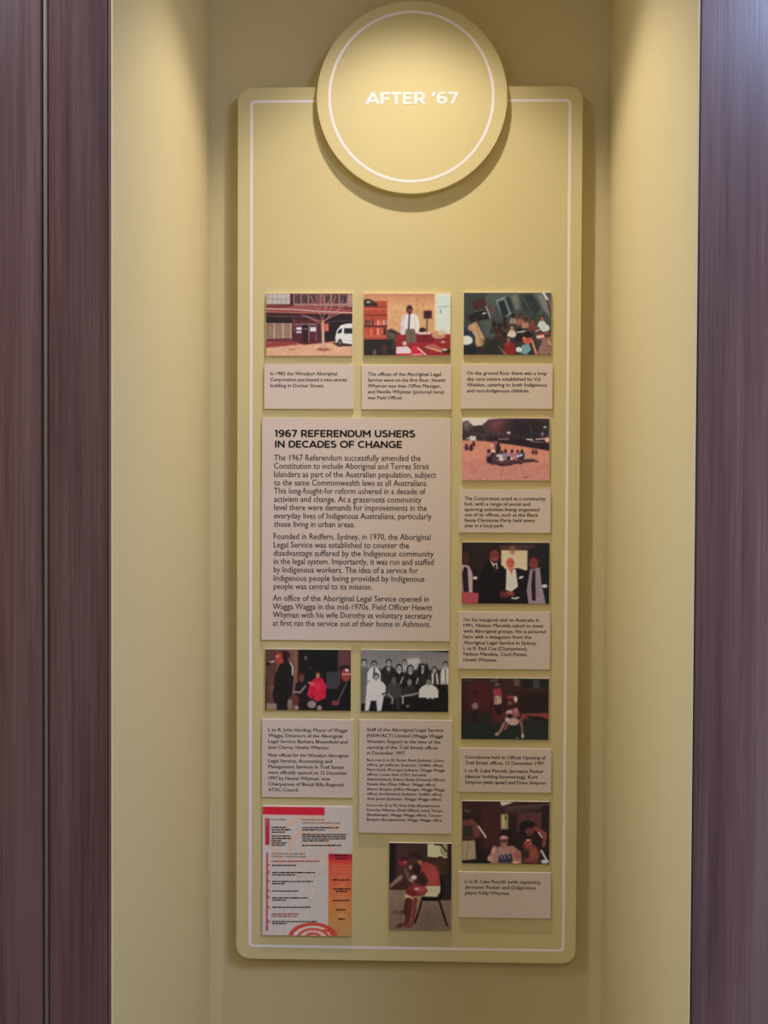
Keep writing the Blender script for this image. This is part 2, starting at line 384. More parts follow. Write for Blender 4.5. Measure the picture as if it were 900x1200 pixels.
caption('caption card under the street photo, on the 1982 purchase of a two-storey building', (309.6, 427.0, 414.4, 479.2), (300, 335), 7.5, 125, 4.05,
        lines_at(['In 1982 the Wiradjuri Aboriginal', 'Corporation purchased a two-storey', 'building in Docker Street.'], [785, 838, 890], [712, 800, 597]))
caption('caption card under the office photo, five lines on the first floor offices', (423.8, 428.0, 529.2, 479.8), (415, 335), 7.5, 120, 4.05,
        lines_at(['The offices of the Aboriginal Legal', 'Service were on the first floor. Hewitt', 'Whyman was then Office Manager,', 'and Neville Whyman (pictured here)', 'was Field Officer.'],
                 [790, 842, 893, 945, 997], [762, 803, 762, 788, 427]))
caption('caption card under the crowded day care photo, on the ground floor centre', (540.4, 427.0, 647.4, 479.0), (532, 335), 7.5, 113, 4.05,
        lines_at(['On the ground floor there was a long-', 'day care centre established by Val', 'Weldon, catering to both Indigenous', 'and non-Indigenous children.'],
                 [781, 833, 884, 936], [822, 757, 815, 662]))
caption('caption card under the park photo, on the community hub', (538.2, 573.2, 645.2, 624.3), (532, 482), 7.5, 93, 4.05,
        lines_at(['The Corporation acted as a community', 'hub, with a range of social and', 'sporting activities being organised', 'out of its offices, such as the Black', 'Santa Christmas Party held every', 'year in a local park.'],
                 [780, 828, 876, 923, 971, 1018], [803, 668, 748, 738, 712, 437]))
caption('tall caption card under the photo of four people in suits, on a 1991 visit', (537.2, 716.8, 644.6, 784.2), (532, 628), 7.407, 83, 4.05,
        lines_at(['On his inaugural visit to Australia in', '1991, Nelson Mandela asked to meet', 'with Aboriginal groups. He is pictured', 'here with a delegation from the', 'Aboriginal Legal Service in Sydney.', 'L to R: Paul Coe (Chairperson),', 'Nelson Mandela, Cecil Patten,', 'Hewitt Whyman.'],
                 [741, 790, 840, 889, 940, 990, 1039, 1089], [738, 775, 795, 670, 720, 637, 637, 372]))
caption('caption card under the dark corroboree photo, on the official opening', (538.2, 877.0, 646.0, 928.6), (532, 785), 7.5, 97, 4.05,
        lines_at(['Corroboree held at Official Opening of', 'Trail Street offices, 12 December 1997.', 'L to R: Luke Penrith, Jermaine Packer', '(dancer holding boomerang), Kurt', 'Simpson (with spear) and Dene Simpson'],
                 [780, 830, 899, 950, 1000], [805, 800, 787, 735, 805]))
caption('lowest caption card, three lines, at the bottom right of the board', (537.6, 1022.4, 645.4, 1075.8), (532, 930), 7.5, 97, 4.05,
        lines_at(['L to R: Luke Penrith (with clapsticks),', 'Jermaine Packer and Didgeridoo', 'player Eddy Whyman.'], [785, 835, 885], [765, 718, 492]))
caption('caption card between the microphone speaker photo and the red and white poster', (307.0, 843.0, 413.8, 934.6), (300, 838), 7.5, 107, 4.05,
        lines_at(['L to R: John Harding, Mayor of Wagga', 'Wagga, Directors of the Aboriginal', 'Legal Service Barbara Bloomfield and', 'Jean Citaruz, Hewitt Whyman.',
                  'New offices for the Wiradjuri Aboriginal', 'Legal Service, Accounting and', 'Management Services in Trail Street', 'were officially opened on 12 December', '1997 by Hewitt Whyman, now', 'Chairperson of Binaal Billa Regional', 'ATSIC Council.'],
                 [142, 193, 244, 295, 364, 415, 466, 517, 568, 619, 669], [803, 757, 803, 645, 808, 667, 772, 803, 653, 768, 375]))
big = ['Staff of the Aboriginal Legal Service', '(NSW/ACT) Limited (Wagga Wagga', 'Western Region) at the time of the', 'opening of the Trail Street offices', 'in December 1997.']
small = ['Back row (L to R): Renier Pettit (Solicitor, Cowra', 'office), Jim Jefferies (Solicitor, Griffith office),', 'Mark Smith (Principal Solicitor, Wagga Wagga', 'office), Louise Stals (CEO, formerly', 'Administrator), Robert Busby (Financial Officer),', 'Pamela Klix (Data Officer, Wagga office),', 'Sharon Burgess (Office Manager, Wagga Wagga', 'office), Ian Nowland (Solicitor, Griffith office),', 'Avin Jeniel (Solicitor, Wagga Wagga office).',
         'Front row (L to R): Kate Daly (Receptionist),', 'Dorothy Whyman (Field Officer), Jenny Thorpe,', '(Bookkeeper, Wagga Wagga office), Tamese', 'Burgess (Receptionist), Wagga Wagga office.']
caption('tallest caption card, closely set text under the black and white group photo', (420.6, 843.8, 529.6, 976.6), (415, 838), 7.5, 112, 4.05,
        [(t, b, r) for t, b, r in zip(big, [141, 193, 245, 296, 346], [782, 782, 757, 735, 452])] +
        [(t, b, r, 3.2) for t, b, r in zip(small, [405, 447, 490, 532, 574, 617, 660, 702, 745, 802, 844, 886, 928], [790, 785, 797, 637, 803, 720, 797, 777, 772, 755, 783, 765, 775])])

tp = card('text_panel', 'large pale text panel headed 1967 REFERENDUM USHERS IN DECADES OF CHANGE', 'text panel', None, (306.8, 490.0, 527.6, 750.8))
S = 900/235
set_lines('heading', [('1967 REFERENDUM USHERS', 300+83/S, 480+122.5/S, 300+715/S, 8.3), ('IN DECADES OF CHANGE', 300+85/S, 480+170.5/S, 300+655/S, 8.3)], Y_CARD-.0002, M_INK, tp, K, bold=True, stroke=.215)
body = ['The 1967 Referendum successfully amended the', 'Constitution to include Aboriginal and Torres Strait', 'Islanders as part of the Australian population, subject', 'to the same Commonwealth laws as all Australians.', 'This long-fought-for reform ushered in a decade of', 'activism and change. At a grassroots community', 'level there were demands for improvements in the', 'everyday lives of Indigenous Australians, particularly', 'those living in urban areas.']
b2 = ['Founded in Redfern, Sydney, in 1970, the Aboriginal', 'Legal Service was established to counter the', 'disadvantage suffered by the Indigenous community', 'in the legal system. Importantly, it was run and staffed', 'by Indigenous workers. The idea of a service for', 'Indigenous people being provided by Indigenous', 'people was central to its mission.']
b3 = ['An office of the Aboriginal Legal Service opened in', 'Wagga Wagga in the mid-1970s. Field Officer Hewitt', 'Whyman with his wife Dorothy as voluntary secretary', 'at first ran the service out of their home in Ashmont.']
L = [(t, 300+81/S, 480+b/S, 300+r/S, 6.9) for t, b, r in zip(body, [228, 265, 302.5, 340, 377, 414, 451, 488.5, 526], [738, 777, 808, 770, 760, 742, 766, 788, 443])]
L += [(t, 300+79/S, 615+b/S, 300+r/S, 6.9) for t, b, r in zip(b2, [64, 101.5, 139, 176, 213.5, 251, 288], [783, 686, 797, 797, 727, 755, 522])]
L += [(t, 300+75/S, 615+b/S, 300+r/S, 6.9) for t, b, r in zip(b3, [341, 378.5, 416, 453.5], [775, 792, 790, 784])]
set_lines('lettering', L, Y_CARD-.0002, M_BODY, tp, K, heavy=.018)
# ------------------------------------------------------------------ printed pictures
def srgb(c): return np.array(lin(c))
class Print:
    """a small painted picture; x, y run over the box given, y downwards"""
    def __init__(s, bx, nx, bg):
        s.x0, s.y0, s.x1, s.y1 = bx; s.nx = nx; s.ny = max(2, int(round(nx*(s.y1-s.y0)/(s.x1-s.x0))))
        xs = np.linspace(s.x0, s.x1, nx); ys = np.linspace(s.y0, s.y1, s.ny)
        s.X, s.Y = np.meshgrid(xs, ys); s.img = np.zeros((s.ny, nx, 3)) + np.array(bg, float)
        s.px = (s.x1-s.x0)/nx; s.rng = np.random.default_rng(7)
    def mix(s, a, col):
        a = np.clip(a, 0, 1)[..., None]; s.img = s.img*(1-a) + np.array(col, float)*a; return s
    def e(s, cx, cy, rx, ry, col, rot=0, soft=1.2, a=1.0):
        t = math.radians(rot); u = (s.X-cx)*math.cos(t)+(s.Y-cy)*math.sin(t); v = -(s.X-cx)*math.sin(t)+(s.Y-cy)*math.cos(t)
        d = (np.sqrt((u/rx)**2+(v/ry)**2)-1)*min(rx, ry)
        return s.mix(a*(0.5-d/(soft*s.px*2)), col)
    def p(s, pts, col, soft=1.0, a=1.0):
        inside = np.zeros(s.X.shape, bool); dist = np.full(s.X.shape, 1e9); n = len(pts)
        for i in range(n):
            ax, ay = pts[i]; bx, by = pts[(i+1) % n]
            if ay != by:
                c = ((ay > s.Y) != (by > s.Y)) & (s.X < (bx-ax)*(s.Y-ay)/(by-ay)+ax); inside ^= c
            L2 = (bx-ax)**2+(by-ay)**2 + 1e-9; t = np.clip(((s.X-ax)*(bx-ax)+(s.Y-ay)*(by-ay))/L2, 0, 1)
            dist = np.minimum(dist, np.hypot(s.X-ax-t*(bx-ax), s.Y-ay-t*(by-ay)))
        return s.mix(a*(0.5+np.where(inside, dist, -dist)/(soft*s.px*1.6)), col)
    def r(s, x0, y0, x1, y1, col, a=1.0, soft=1.0): return s.p([(x0, y0), (x1, y0), (x1, y1), (x0, y1)], col, soft, a)
    def l(s, pts, w, col, a=1.0, soft=1.0):
        d = np.full(s.X.shape, 1e9)
        for (ax, ay), (bx, by) in zip(pts[:-1], pts[1:]):
            L2 = (bx-ax)**2+(by-ay)**2 + 1e-9; t = np.clip(((s.X-ax)*(bx-ax)+(s.Y-ay)*(by-ay))/L2, 0, 1)
            d = np.minimum(d, np.hypot(s.X-ax-t*(bx-ax), s.Y-ay-t*(by-ay)))
        return s.mix(a*(0.5-(d-w/2)/(soft*s.px*1.6)), col)
    def grad(s, c0, c1, y0=None, y1=None):
        y0 = s.y0 if y0 is None else y0; y1 = s.y1 if y1 is None else y1
        t = np.clip((s.Y-y0)/(y1-y0), 0, 1)[..., None]; m = ((s.Y >= y0) & (s.Y <= y1))[..., None]
        s.img = np.where(m, np.array(c0, float)*(1-t)+np.array(c1, float)*t, s.img); return s
    def noise(s, amt, k=4, box_=None, col=None):
        ny, nx = s.ny//k+2, s.nx//k+2; g = s.rng.random((ny, nx)) if col is None else s.rng.random((ny, nx))
        yy = np.linspace(0, ny-1.001, s.ny); xx = np.linspace(0, nx-1.001, s.nx); yi = yy.astype(int); xi = xx.astype(int)
        fy = (yy-yi)[:, None]; fx = (xx-xi)[None, :]
        v = (g[yi][:, xi]*(1-fy)*(1-fx)+g[yi+1][:, xi]*fy*(1-fx)+g[yi][:, xi+1]*(1-fy)*fx+g[yi+1][:, xi+1]*fy*fx)-.5
        if box_ is not None: v = v*((s.X >= box_[0]) & (s.X <= box_[2]) & (s.Y >= box_[1]) & (s.Y <= box_[3]))
        if col is None: s.img = s.img + (v*2*amt*(.25+s.img.mean(-1)/170))[..., None]
        else: s.mix(np.clip(v*2, 0, 1)*amt, col)
        return s
def person(c, x, y, hd, skin, top, hair=(25, 15, 15), w=None, h=None, neck=True):
    """a head at (x, y) of half height hd over a pair of shoulders and a trunk of half width w and height h"""
    w = w or hd*1.9; h = h or hd*4
    c.p([(x-hd*.45, y+hd*.6), (x+hd*.45, y+hd*.6), (x+w*.75, y+hd*1.5), (x+w, y+hd*2.4), (x+w*1.02, y+hd+h), (x-w*1.02, y+hd+h), (x-w, y+hd*2.4), (x-w*.75, y+hd*1.5)], top, 1.3)
    if neck: c.p([(x-hd*.35, y+hd*.5), (x+hd*.35, y+hd*.5), (x, y+hd*1.7)], skin, 1.2)
    c.e(x, y-hd*.22, hd*.86, hd*.98, hair); c.e(x, y+hd*.12, hd*.68, hd*.86, skin)
    c.e(x-hd*.26, y+.02*hd, hd*.12, hd*.1, [v*.45 for v in skin]); c.e(x+hd*.26, y+.02*hd, hd*.12, hd*.1, [v*.45 for v in skin])
    c.l([(x-hd*.2, y+hd*.55), (x+hd*.2, y+hd*.55)], hd*.1, [v*.55 for v in skin])
M_PRINT = bpy.data.materials.new('photo_print'); M_PRINT.use_nodes = True
_n = M_PRINT.node_tree.nodes; _a = _n.new('ShaderNodeVertexColor'); _a.layer_name = 'print'
_b = _n['Principled BSDF']; _b.inputs['Roughness'].default_value = .42; _b.inputs['Specular IOR Level'].default_value = .35
M_PRINT.node_tree.links.new(_a.outputs[0], _b.inputs['Base Color'])
def photo(label, rect, c, near, name='photograph', cat='photograph', group='photographs on the display board', gain=1.0):
    """near = the board's own colour beside the print in the photograph: gives the reflectance of the inks"""
    root = card(name, label, cat, group, rect, M_FOAM)
    a, b, z0, z1 = card_rect(*rect); a += .0002; b -= .0002; z0 += .0002; z1 -= .0002
    nx, ny = c.nx, c.ny
    xs = np.linspace(a, b, nx); zs = np.linspace(z1, z0, ny); XX, ZZ = np.meshgrid(xs, zs)
    co = np.stack([XX, np.full(XX.shape, Y_CARD-.0002), ZZ], -1).reshape(-1, 3)
    i = np.arange(nx*ny).reshape(ny, nx)
    q = np.stack([i[1:, :-1], i[1:, 1:], i[:-1, 1:], i[:-1, :-1]], -1).reshape(-1, 4)
    me = bpy.data.meshes.new('print'); me.vertices.add(len(co)); me.vertices.foreach_set('co', co.ravel())
    me.loops.add(q.size); me.loops.foreach_set('vertex_index', q.ravel()); me.polygons.add(len(q))
    me.polygons.foreach_set('loop_start', np.arange(0, q.size, 4)); me.update(calc_edges=True)
    c.noise(4, 2); c.noise(2.5, 7)
    g_ = c.img.copy()
    for ax in (0, 1): g_ = .5*g_ + .25*np.roll(g_, 1, ax) + .25*np.roll(g_, -1, ax)
    g_[0], g_[-1], g_[:, 0], g_[:, -1] = c.img[0], c.img[-1], c.img[:, 0], c.img[:, -1]
    im = np.clip(g_, 0, 255)/255; l_ = np.where(im <= .04045, im/12.92, ((im+.055)/1.055)**2.4)
    l_ = np.clip(l_*gain*np.array(PA)/srgb(near), 0, .92)
    at_ = me.color_attributes.new('print', 'FLOAT_COLOR', 'POINT')
    at_.data.foreach_set('color', np.concatenate([l_, np.ones(l_.shape[:2]+(1,))], -1).reshape(-1).astype(np.float32))
    under(root, link('print', me, M_PRINT)); return root
NX = 190

# street building with white van ------------------------------------------------
c = Print((88, 65, 848, 615), NX, (80, 40, 42))
c.r(88, 65, 300, 160, (190, 175, 160)).r(300, 65, 848, 190, (120, 75, 72))
for x in range(110, 300, 38): c.l([(x, 65), (x, 155)], 4, (150, 130, 120))
c.l([(88, 110), (300, 118)], 4, (150, 128, 118)); c.r(300, 65, 325, 200, (70, 30, 32))
for x0, x1 in ((335, 385), (400, 450), (462, 520), (600, 650), (665, 720), (735, 795)):
    c.r(x0, 80, x1, 150, (70, 50, 52)); c.l([(x0, 80), (x0, 150)], 6, (185, 150, 135)); c.l([((x0+x1)/2, 80), ((x0+x1)/2, 150)], 3, (150, 110, 100))
c.r(805, 70, 848, 180, (170, 130, 115)); c.r(330, 155, 800, 172, (170, 120, 108))
c.p([(88, 160), (300, 175), (848, 205), (848, 262), (88, 232)], (128, 52, 50))
c.l([(88, 200), (320, 205), (560, 222), (848, 235)], 10, (225, 195, 180)); c.l([(88, 225), (400, 232), (848, 252)], 7, (200, 130, 118)); c.l([(300, 185), (848, 210)], 6, (215, 110, 98))
c.r(88, 245, 848, 330, (42, 24, 30)); c.l([(88, 262), (540, 275)], 8, (120, 78, 78))
c.r(88, 325, 318, 480, (105, 62, 60)); c.r(100, 345, 310, 450, (150, 118, 92))
for x in (88, 160, 238, 308): c.l([(x, 330), (x, 485)], 7, (215, 190, 165))
c.l([(88, 332), (315, 336)], 6, (215, 185, 165)); c.l([(88, 458), (315, 450)], 6, (200, 165, 145)); c.r(88, 465, 318, 500, (112, 48, 50))
c.p([(318, 290), (565, 300), (565, 500), (420, 515), (318, 495)], (86, 34, 46)); c.l([(335, 285), (335, 400)], 7, (140, 100, 98)); c.r(345, 330, 540, 345, (140, 110, 108))
c.r(355, 362, 402, 386, (225, 220, 215)); c.r(355, 396, 402, 415, (190, 180, 180)); c.r(475, 360, 530, 400, (215, 210, 208)); c.r(410, 340, 460, 490, (44, 22, 30)); c.l([(418, 378), (452, 378)], 6, (170, 160, 160))
c.l([(466, 345), (466, 490)], 6, (165, 135, 130)); c.l([(530, 400), (530, 480)], 5, (165, 135, 130))
c.r(600, 300, 848, 480, (36, 24, 30)); c.l([(600, 318), (848, 300)], 5, (90, 88, 86))
c.p([(88, 495), (330, 492), (430, 518), (690, 488), (848, 480), (848, 615), (88, 615)], (205, 135, 108)); c.p([(88, 500), (320, 490), (380, 512), (88, 548)], (150, 62, 56)); c.p([(88, 545), (420, 520), (700, 500), (848, 520), (848, 615), (88, 615)], (222, 166, 128), 3)
c.e(595, 558, 62, 14, (165, 90, 72)); c.e(320, 556, 26, 6, (175, 95, 78)); c.p([(670, 500), (848, 500), (848, 528), (720, 530)], (60, 36, 36), 2)
c.p([(700, 440), (712, 390), (745, 345), (800, 330), (848, 328), (848, 512), (790, 505), (705, 490), (697, 465)], (232, 230, 226)); c.p([(722, 395), (745, 372), (757, 378), (755, 410), (715, 420)], (38, 34, 40)); c.r(775, 370, 848, 418, (38, 34, 40)); c.e(740, 498, 20, 34, (36, 30, 34)); c.e(740, 500, 9, 16, (130, 125, 125)); c.l([(700, 468), (848, 478)], 4, (165, 160, 160))
c.r(572, 330, 640, 398, (196, 82, 66)); c.r(612, 335, 636, 392, (214, 106, 88))
c.p([(578, 300), (598, 300), (606, 552), (580, 552)], (205, 160, 135))
for q in ([(588, 320), (560, 240), (572, 70)], [(588, 310), (500, 290), (440, 262)], [(590, 315), (640, 270), (710, 225), (760, 130)], [(588, 300), (610, 200), (600, 80)], [(575, 330), (480, 285), (400, 250)], [(600, 305), (680, 262), (760, 232)], [(640, 270), (660, 180), (700, 90)], [(560, 240), (520, 170), (480, 90)], [(700, 230), (800, 150), (830, 80)], [(610, 200), (650, 120), (660, 70)]):
    c.l(q, 8, (200, 130, 112), .8)
c.noise(9, 3)
photo('colour photograph of a two-storey street front with a bare tree and white van', (311.7, 343.8, 413.1, 417.2), c, (203, 178, 122))

# office ---------------------------------------------------------------------------
c = Print((85, 65, 848, 612), NX, (214, 158, 112)); c.grad((196, 128, 92), (222, 168, 118), 65, 200)
c.r(85, 130, 290, 480, (178, 72, 52)); c.r(85, 190, 290, 205, (205, 92, 66)); c.r(85, 250, 290, 262, (120, 42, 36)); c.r(85, 320, 290, 345, (205, 95, 72)); c.r(85, 345, 290, 362, (90, 34, 32)); c.r(85, 430, 290, 450, (200, 90, 66))
c.e(120, 145, 50, 32, (36, 28, 28)); c.e(175, 160, 30, 20, (46, 34, 32)); c.e(125, 140, 22, 12, (165, 150, 140)); c.r(215, 148, 275, 165, (186, 66, 58)); c.r(85, 178, 290, 188, (128, 44, 36))
for x, col in ((105, (60, 50, 56)), (130, (90, 60, 58)), (160, (66, 58, 66)), (210, (222, 150, 128)), (235, (200, 100, 80)), (260, (224, 150, 120)), (275, (160, 120, 110))): c.r(x-8, 300, x+10, 345, col)
for x, col in ((100, (200, 80, 66)), (150, (220, 104, 84)), (210, (226, 140, 116)), (245, (198, 96, 76)), (270, (60, 40, 44))): c.r(x-12, 370, x+12, 430, col)
c.r(85, 470, 370, 612, (40, 34, 36)); c.p([(290, 390), (330, 375), (410, 420), (445, 430), (440, 470), (365, 480), (290, 470)], (58, 44, 36), 2); c.e(325, 440, 40, 26, (84, 80, 66)); c.l([(300, 410), (350, 430), (360, 490)], 8, (118, 106, 84)); c.e(180, 585, 14, 26, (110, 90, 84)); c.e(265, 560, 30, 46, (70, 46, 42)); c.e(345, 520, 16, 40, (58, 60, 44))
c.l([(552, 70), (552, 250)], 4, (176, 118, 84)); c.l([(605, 70), (605, 300)], 4, (188, 128, 92))
c.p([(725, 65), (848, 65), (848, 420), (725, 400)], (214, 222, 214)); c.l([(716, 65), (716, 385)], 13, (236, 212, 172)); c.l([(735, 182), (848, 176)], 7, (150, 150, 148)); c.r(735, 75, 848, 85, (240, 238, 226)); c.e(760, 222, 8, 18, (130, 140, 140)); c.l([(838, 65), (838, 400)], 8, (232, 230, 218))
c.r(612, 215, 684, 285, (86, 34, 36)); c.r(620, 222, 676, 278, (60, 26, 30)); c.l([(642, 285), (640, 412)], 9, (54, 36, 36))
c.r(365, 425, 848, 612, (150, 40, 42)); c.r(550, 415, 700, 495, (120, 30, 38)); c.r(560, 408, 672, 424, (236, 206, 200)); c.e(600, 385, 32, 20, (42, 26, 28))
c.p([(450, 370), (545, 370), (548, 500), (460, 500)], (112, 92, 82)); c.l([(500, 400), (503, 495)], 5, (80, 62, 58))
c.p([(470, 245), (520, 240), (560, 262), (578, 350), (570, 400), (545, 418), (530, 375), (455, 380), (440, 430), (412, 425), (412, 320), (425, 262)], (232, 216, 214)); c.p([(470, 245), (440, 300), (440, 420), (412, 425), (412, 320), (425, 262)], (212, 192, 192), 2); c.l([(487, 250), (480, 378)], 14, (70, 62, 74)); c.l([(535, 290), (535, 380)], 4, (196, 180, 180))
c.e(487, 205, 27, 38, (44, 22, 18)); c.e(491, 218, 20, 26, (122, 62, 46)); c.e(491, 236, 12, 9, (100, 46, 36))
c.p([(372, 535), (470, 530), (510, 570), (500, 595), (372, 595)], (236, 206, 204)); c.p([(510, 530), (560, 525), (610, 590), (636, 612), (500, 612)], (206, 36, 52)); c.l([(562, 545), (632, 605)], 12, (240, 216, 212)); c.l([(505, 605), (600, 600)], 8, (236, 200, 198)); c.e(445, 505, 18, 18, (214, 184, 164)); c.r(372, 596, 500, 612, (190, 30, 50))
c.e(745, 430, 62, 34, (196, 142, 110)); c.e(770, 410, 30, 22, (222, 180, 146)); c.p([(630, 520), (700, 510), (800, 560), (740, 580)], (186, 96, 82)); c.l([(632, 535), (770, 578)], 9, (232, 196, 160)); c.e(820, 570, 40, 20, (40, 28, 32)); c.l([(700, 470), (848, 470)], 7, (96, 26, 30)); c.e(800, 560, 24, 10, (214, 190, 170)); c.e(785, 492, 16, 7, (230, 200, 190))
c.noise(8, 3)
photo('colour photograph of a man in white shirt and tie standing in a paper-strewn office', (426.3, 344.0, 528.0, 416.8), c, (203, 178, 122))

# crowded room, tilted ------------------------------------------------------------
c = Print((85, 58, 855, 607), NX, (62, 66, 64))
c.grad((84, 90, 86), (44, 40, 40)); c.p([(85, 58), (300, 58), (180, 250), (85, 300)], (58, 62, 60), 5); c.p([(150, 140), (265, 100), (290, 180), (180, 215)], (70, 40, 38)); c.p([(170, 225), (280, 190), (310, 290), (210, 310)], (30, 30, 34)); c.l([(280, 180), (318, 275)], 7, (200, 205, 200)); c.l([(180, 225), (285, 205)], 4, (140, 145, 140)); c.e(265, 240, 16, 7, (238, 240, 236), -15)
c.p([(290, 180), (350, 160), (370, 220), (320, 265)], (92, 74, 70)); c.p([(360, 120), (450, 90), (510, 240), (430, 290)], (120, 132, 128)); c.p([(385, 140), (440, 122), (480, 240), (430, 285)], (34, 40, 48)); c.p([(450, 105), (490, 95), (530, 215), (500, 235)], (44, 52, 58)); c.p([(500, 85), (560, 75), (580, 200), (540, 210)], (110, 112, 104), 3)
c.p([(575, 80), (680, 62), (760, 180), (720, 280), (620, 230)], (44, 54, 52), 4); c.l([(600, 90), (680, 240)], 10, (78, 92, 88)); c.l([(660, 80), (740, 220)], 8, (28, 34, 36)); c.p([(730, 70), (800, 60), (850, 150), (850, 280), (780, 200)], (122, 122, 118), 3); c.l([(785, 60), (820, 118)], 16, (222, 222, 218)); c.l([(820, 130), (855, 260)], 18, (78, 52, 52))
c.p([(230, 310), (320, 290), (380, 420), (330, 480), (260, 440)], (74, 84, 78), 4)
c.e(165, 280, 46, 36, (36, 26, 26)); c.e(190, 300, 20, 18, (70, 36, 28)); c.p([(125, 350), (195, 315), (240, 400), (285, 490), (250, 530), (195, 540), (185, 440), (125, 385)], (196, 152, 112), 1.5); c.l([(190, 330), (250, 520)], 9, (166, 124, 88)); c.p([(85, 370), (160, 400), (180, 460), (85, 440)], (34, 48, 68), 2); c.e(112, 480, 52, 42, (226, 230, 236)); c.e(140, 560, 70, 40, (24, 26, 34), soft=4); c.l([(225, 540), (250, 600)], 18, (60, 34, 28))
for x, y, r_, sk, tp_ in ((352, 342, 24, (40, 24, 24), (50, 46, 50)), (400, 350, 24, (54, 30, 28), (60, 30, 32)), (447, 298, 20, (50, 28, 28), (40, 36, 40)), (520, 262, 22, (58, 34, 32), (150, 130, 120)), (585, 268, 24, (120, 64, 52), (160, 96, 80)), (630, 300, 22, (110, 60, 52), (188, 132, 108)), (690, 310, 26, (150, 80, 64), (120, 60, 56)), (775, 285, 25, (168, 100, 80), (205, 210, 212)), (460, 385, 22, (120, 74, 60), (40, 26, 30)), (395, 420, 26, (96, 52, 46), (66, 34, 34)), (510, 368, 27, (196, 132, 104), (214, 198, 170)), (575, 400, 28, (34, 20, 22), (28, 24, 30)), (480, 470, 24, (170, 110, 96), (150, 50, 48))):
    person(c, x, y, r_*.92, sk, tp_, w=r_*1.5, h=r_*2.2)
c.l([(560, 408), (620, 398)], 12, (210, 205, 196)); c.e(645, 470, 40, 44, (200, 92, 68)); c.e(620, 455, 12, 20, (226, 130, 100)); c.e(650, 430, 44, 26, (38, 22, 22)); c.p([(600, 520), (660, 510), (680, 560), (640, 607), (585, 590)], (120, 158, 160)); c.e(572, 560, 26, 24, (226, 230, 228)); c.l([(685, 480), (725, 600)], 20, (190, 104, 78)); c.l([(690, 480), (730, 590)], 7, (230, 180, 150))
c.p([(720, 440), (790, 425), (800, 455), (735, 465)], (226, 200, 184)); c.l([(730, 430), (840, 415)], 14, (186, 62, 48)); c.l([(740, 470), (850, 450)], 14, (176, 66, 50)); c.l([(720, 400), (780, 370)], 12, (220, 150, 126)); c.e(800, 370, 42, 34, (206, 208, 208)); c.p([(730, 480), (780, 470), (790, 560), (740, 560)], (66, 50, 62)); c.p([(780, 470), (855, 450), (855, 600), (790, 607), (730, 600)], (150, 108, 96), 2); c.l([(830, 480), (855, 520)], 12, (236, 170, 120))
c.p([(440, 530), (530, 500), (550, 600), (450, 607)], (134, 34, 36), 2); c.l([(390, 530), (460, 607)], 18, (150, 96, 82)); c.p([(250, 470), (380, 450), (430, 607), (260, 607)], (40, 40, 36), 5, .7)
c.noise(10, 3)
photo('colour photograph of a crowded tilted room full of small children', (543.3, 342.9, 646.0, 416.0), c, (203, 178, 122))

# park ------------------------------------------------------------------------------
c = Print((70, 60, 838, 607), NX, (190, 122, 104)); c.grad((206, 196, 180), (206, 196, 180), 60, 200)
c.p([(70, 100), (110, 80), (170, 130), (250, 120), (300, 75), (420, 62), (838, 62), (838, 340), (70, 260)], (56, 42, 46)); c.noise(26, 4, (70, 80, 838, 250)); c.e(390, 120, 80, 50, (118, 66, 66), soft=12); c.e(460, 160, 60, 50, (84, 48, 50), soft=10); c.e(110, 120, 44, 34, (120, 104, 96), soft=6, a=.7); c.e(640, 150, 170, 80, (34, 28, 34), soft=12); c.p([(300, 230), (838, 250), (838, 345), (560, 300), (300, 262)], (34, 24, 30), 3)
c.e(480, 188, 15, 10, (200, 200, 205)); c.e(798, 138, 14, 8, (205, 190, 180)); c.e(777, 198, 7, 16, (170, 150, 150)); c.p([(135, 218), (190, 218), (195, 262), (135, 260)], (190, 184, 176)); c.l([(640, 245), (690, 250)], 9, (226, 220, 220)); c.l([(720, 245), (800, 240)], 9, (220, 190, 180)); c.l([(670, 262), (780, 272)], 6, (180, 150, 146)); c.e(820, 250, 22, 24, (216, 150, 126)); c.e(120, 240, 10, 8, (200, 180, 170)); c.l([(390, 245), (480, 245)], 7, (200, 150, 150)); c.l([(662, 120), (690, 200)], 3, (120, 110, 110))
c.p([(70, 255), (260, 262), (560, 300), (838, 350), (838, 607), (70, 607)], (196, 124, 100), 2); c.grad((190, 118, 98), (188, 122, 110), 360, 607); c.p([(70, 330), (400, 350), (838, 380), (838, 440), (70, 420)], (206, 140, 112), 10, .5)
c.p([(290, 430), (700, 415), (740, 440), (560, 462), (430, 485), (300, 455)], (84, 50, 54), 2, .8)
for q in ([(410, 470), (510, 470)], [(500, 445), (600, 460)], [(600, 430), (740, 438)], [(300, 440), (420, 478)]): c.l(q, 9, (34, 20, 26))
for x, y, r_, tp_ in ((108, 295, 12, (70, 36, 50)), (148, 300, 12, (50, 26, 40)), (172, 270, 10, (60, 30, 40)), (362, 250, 18, (150, 80, 84)), (388, 292, 17, (50, 28, 38)), (305, 350, 20, (160, 110, 112)), (385, 345, 19, (60, 34, 46)), (340, 380, 22, (70, 50, 64)), (420, 362, 18, (196, 190, 205)), (452, 350, 19, (130, 110, 136)), (510, 350, 17, (150, 96, 120)), (560, 352, 15, (140, 90, 116)), (598, 350, 17, (44, 38, 74)), (695, 340, 9, (70, 36, 40)), (722, 342, 9, (70, 36, 40))):
    c.e(x, y+r_*2.2, r_*1.4, r_*2, tp_, soft=1.6); c.e(x, y, r_*.7, r_*.9, (44, 20, 24))
for x, y in ((345, 350), (410, 420), (505, 415), (565, 395), (590, 385), (335, 300), (385, 390)): c.e(x, y, 12, 12, (206, 196, 206))
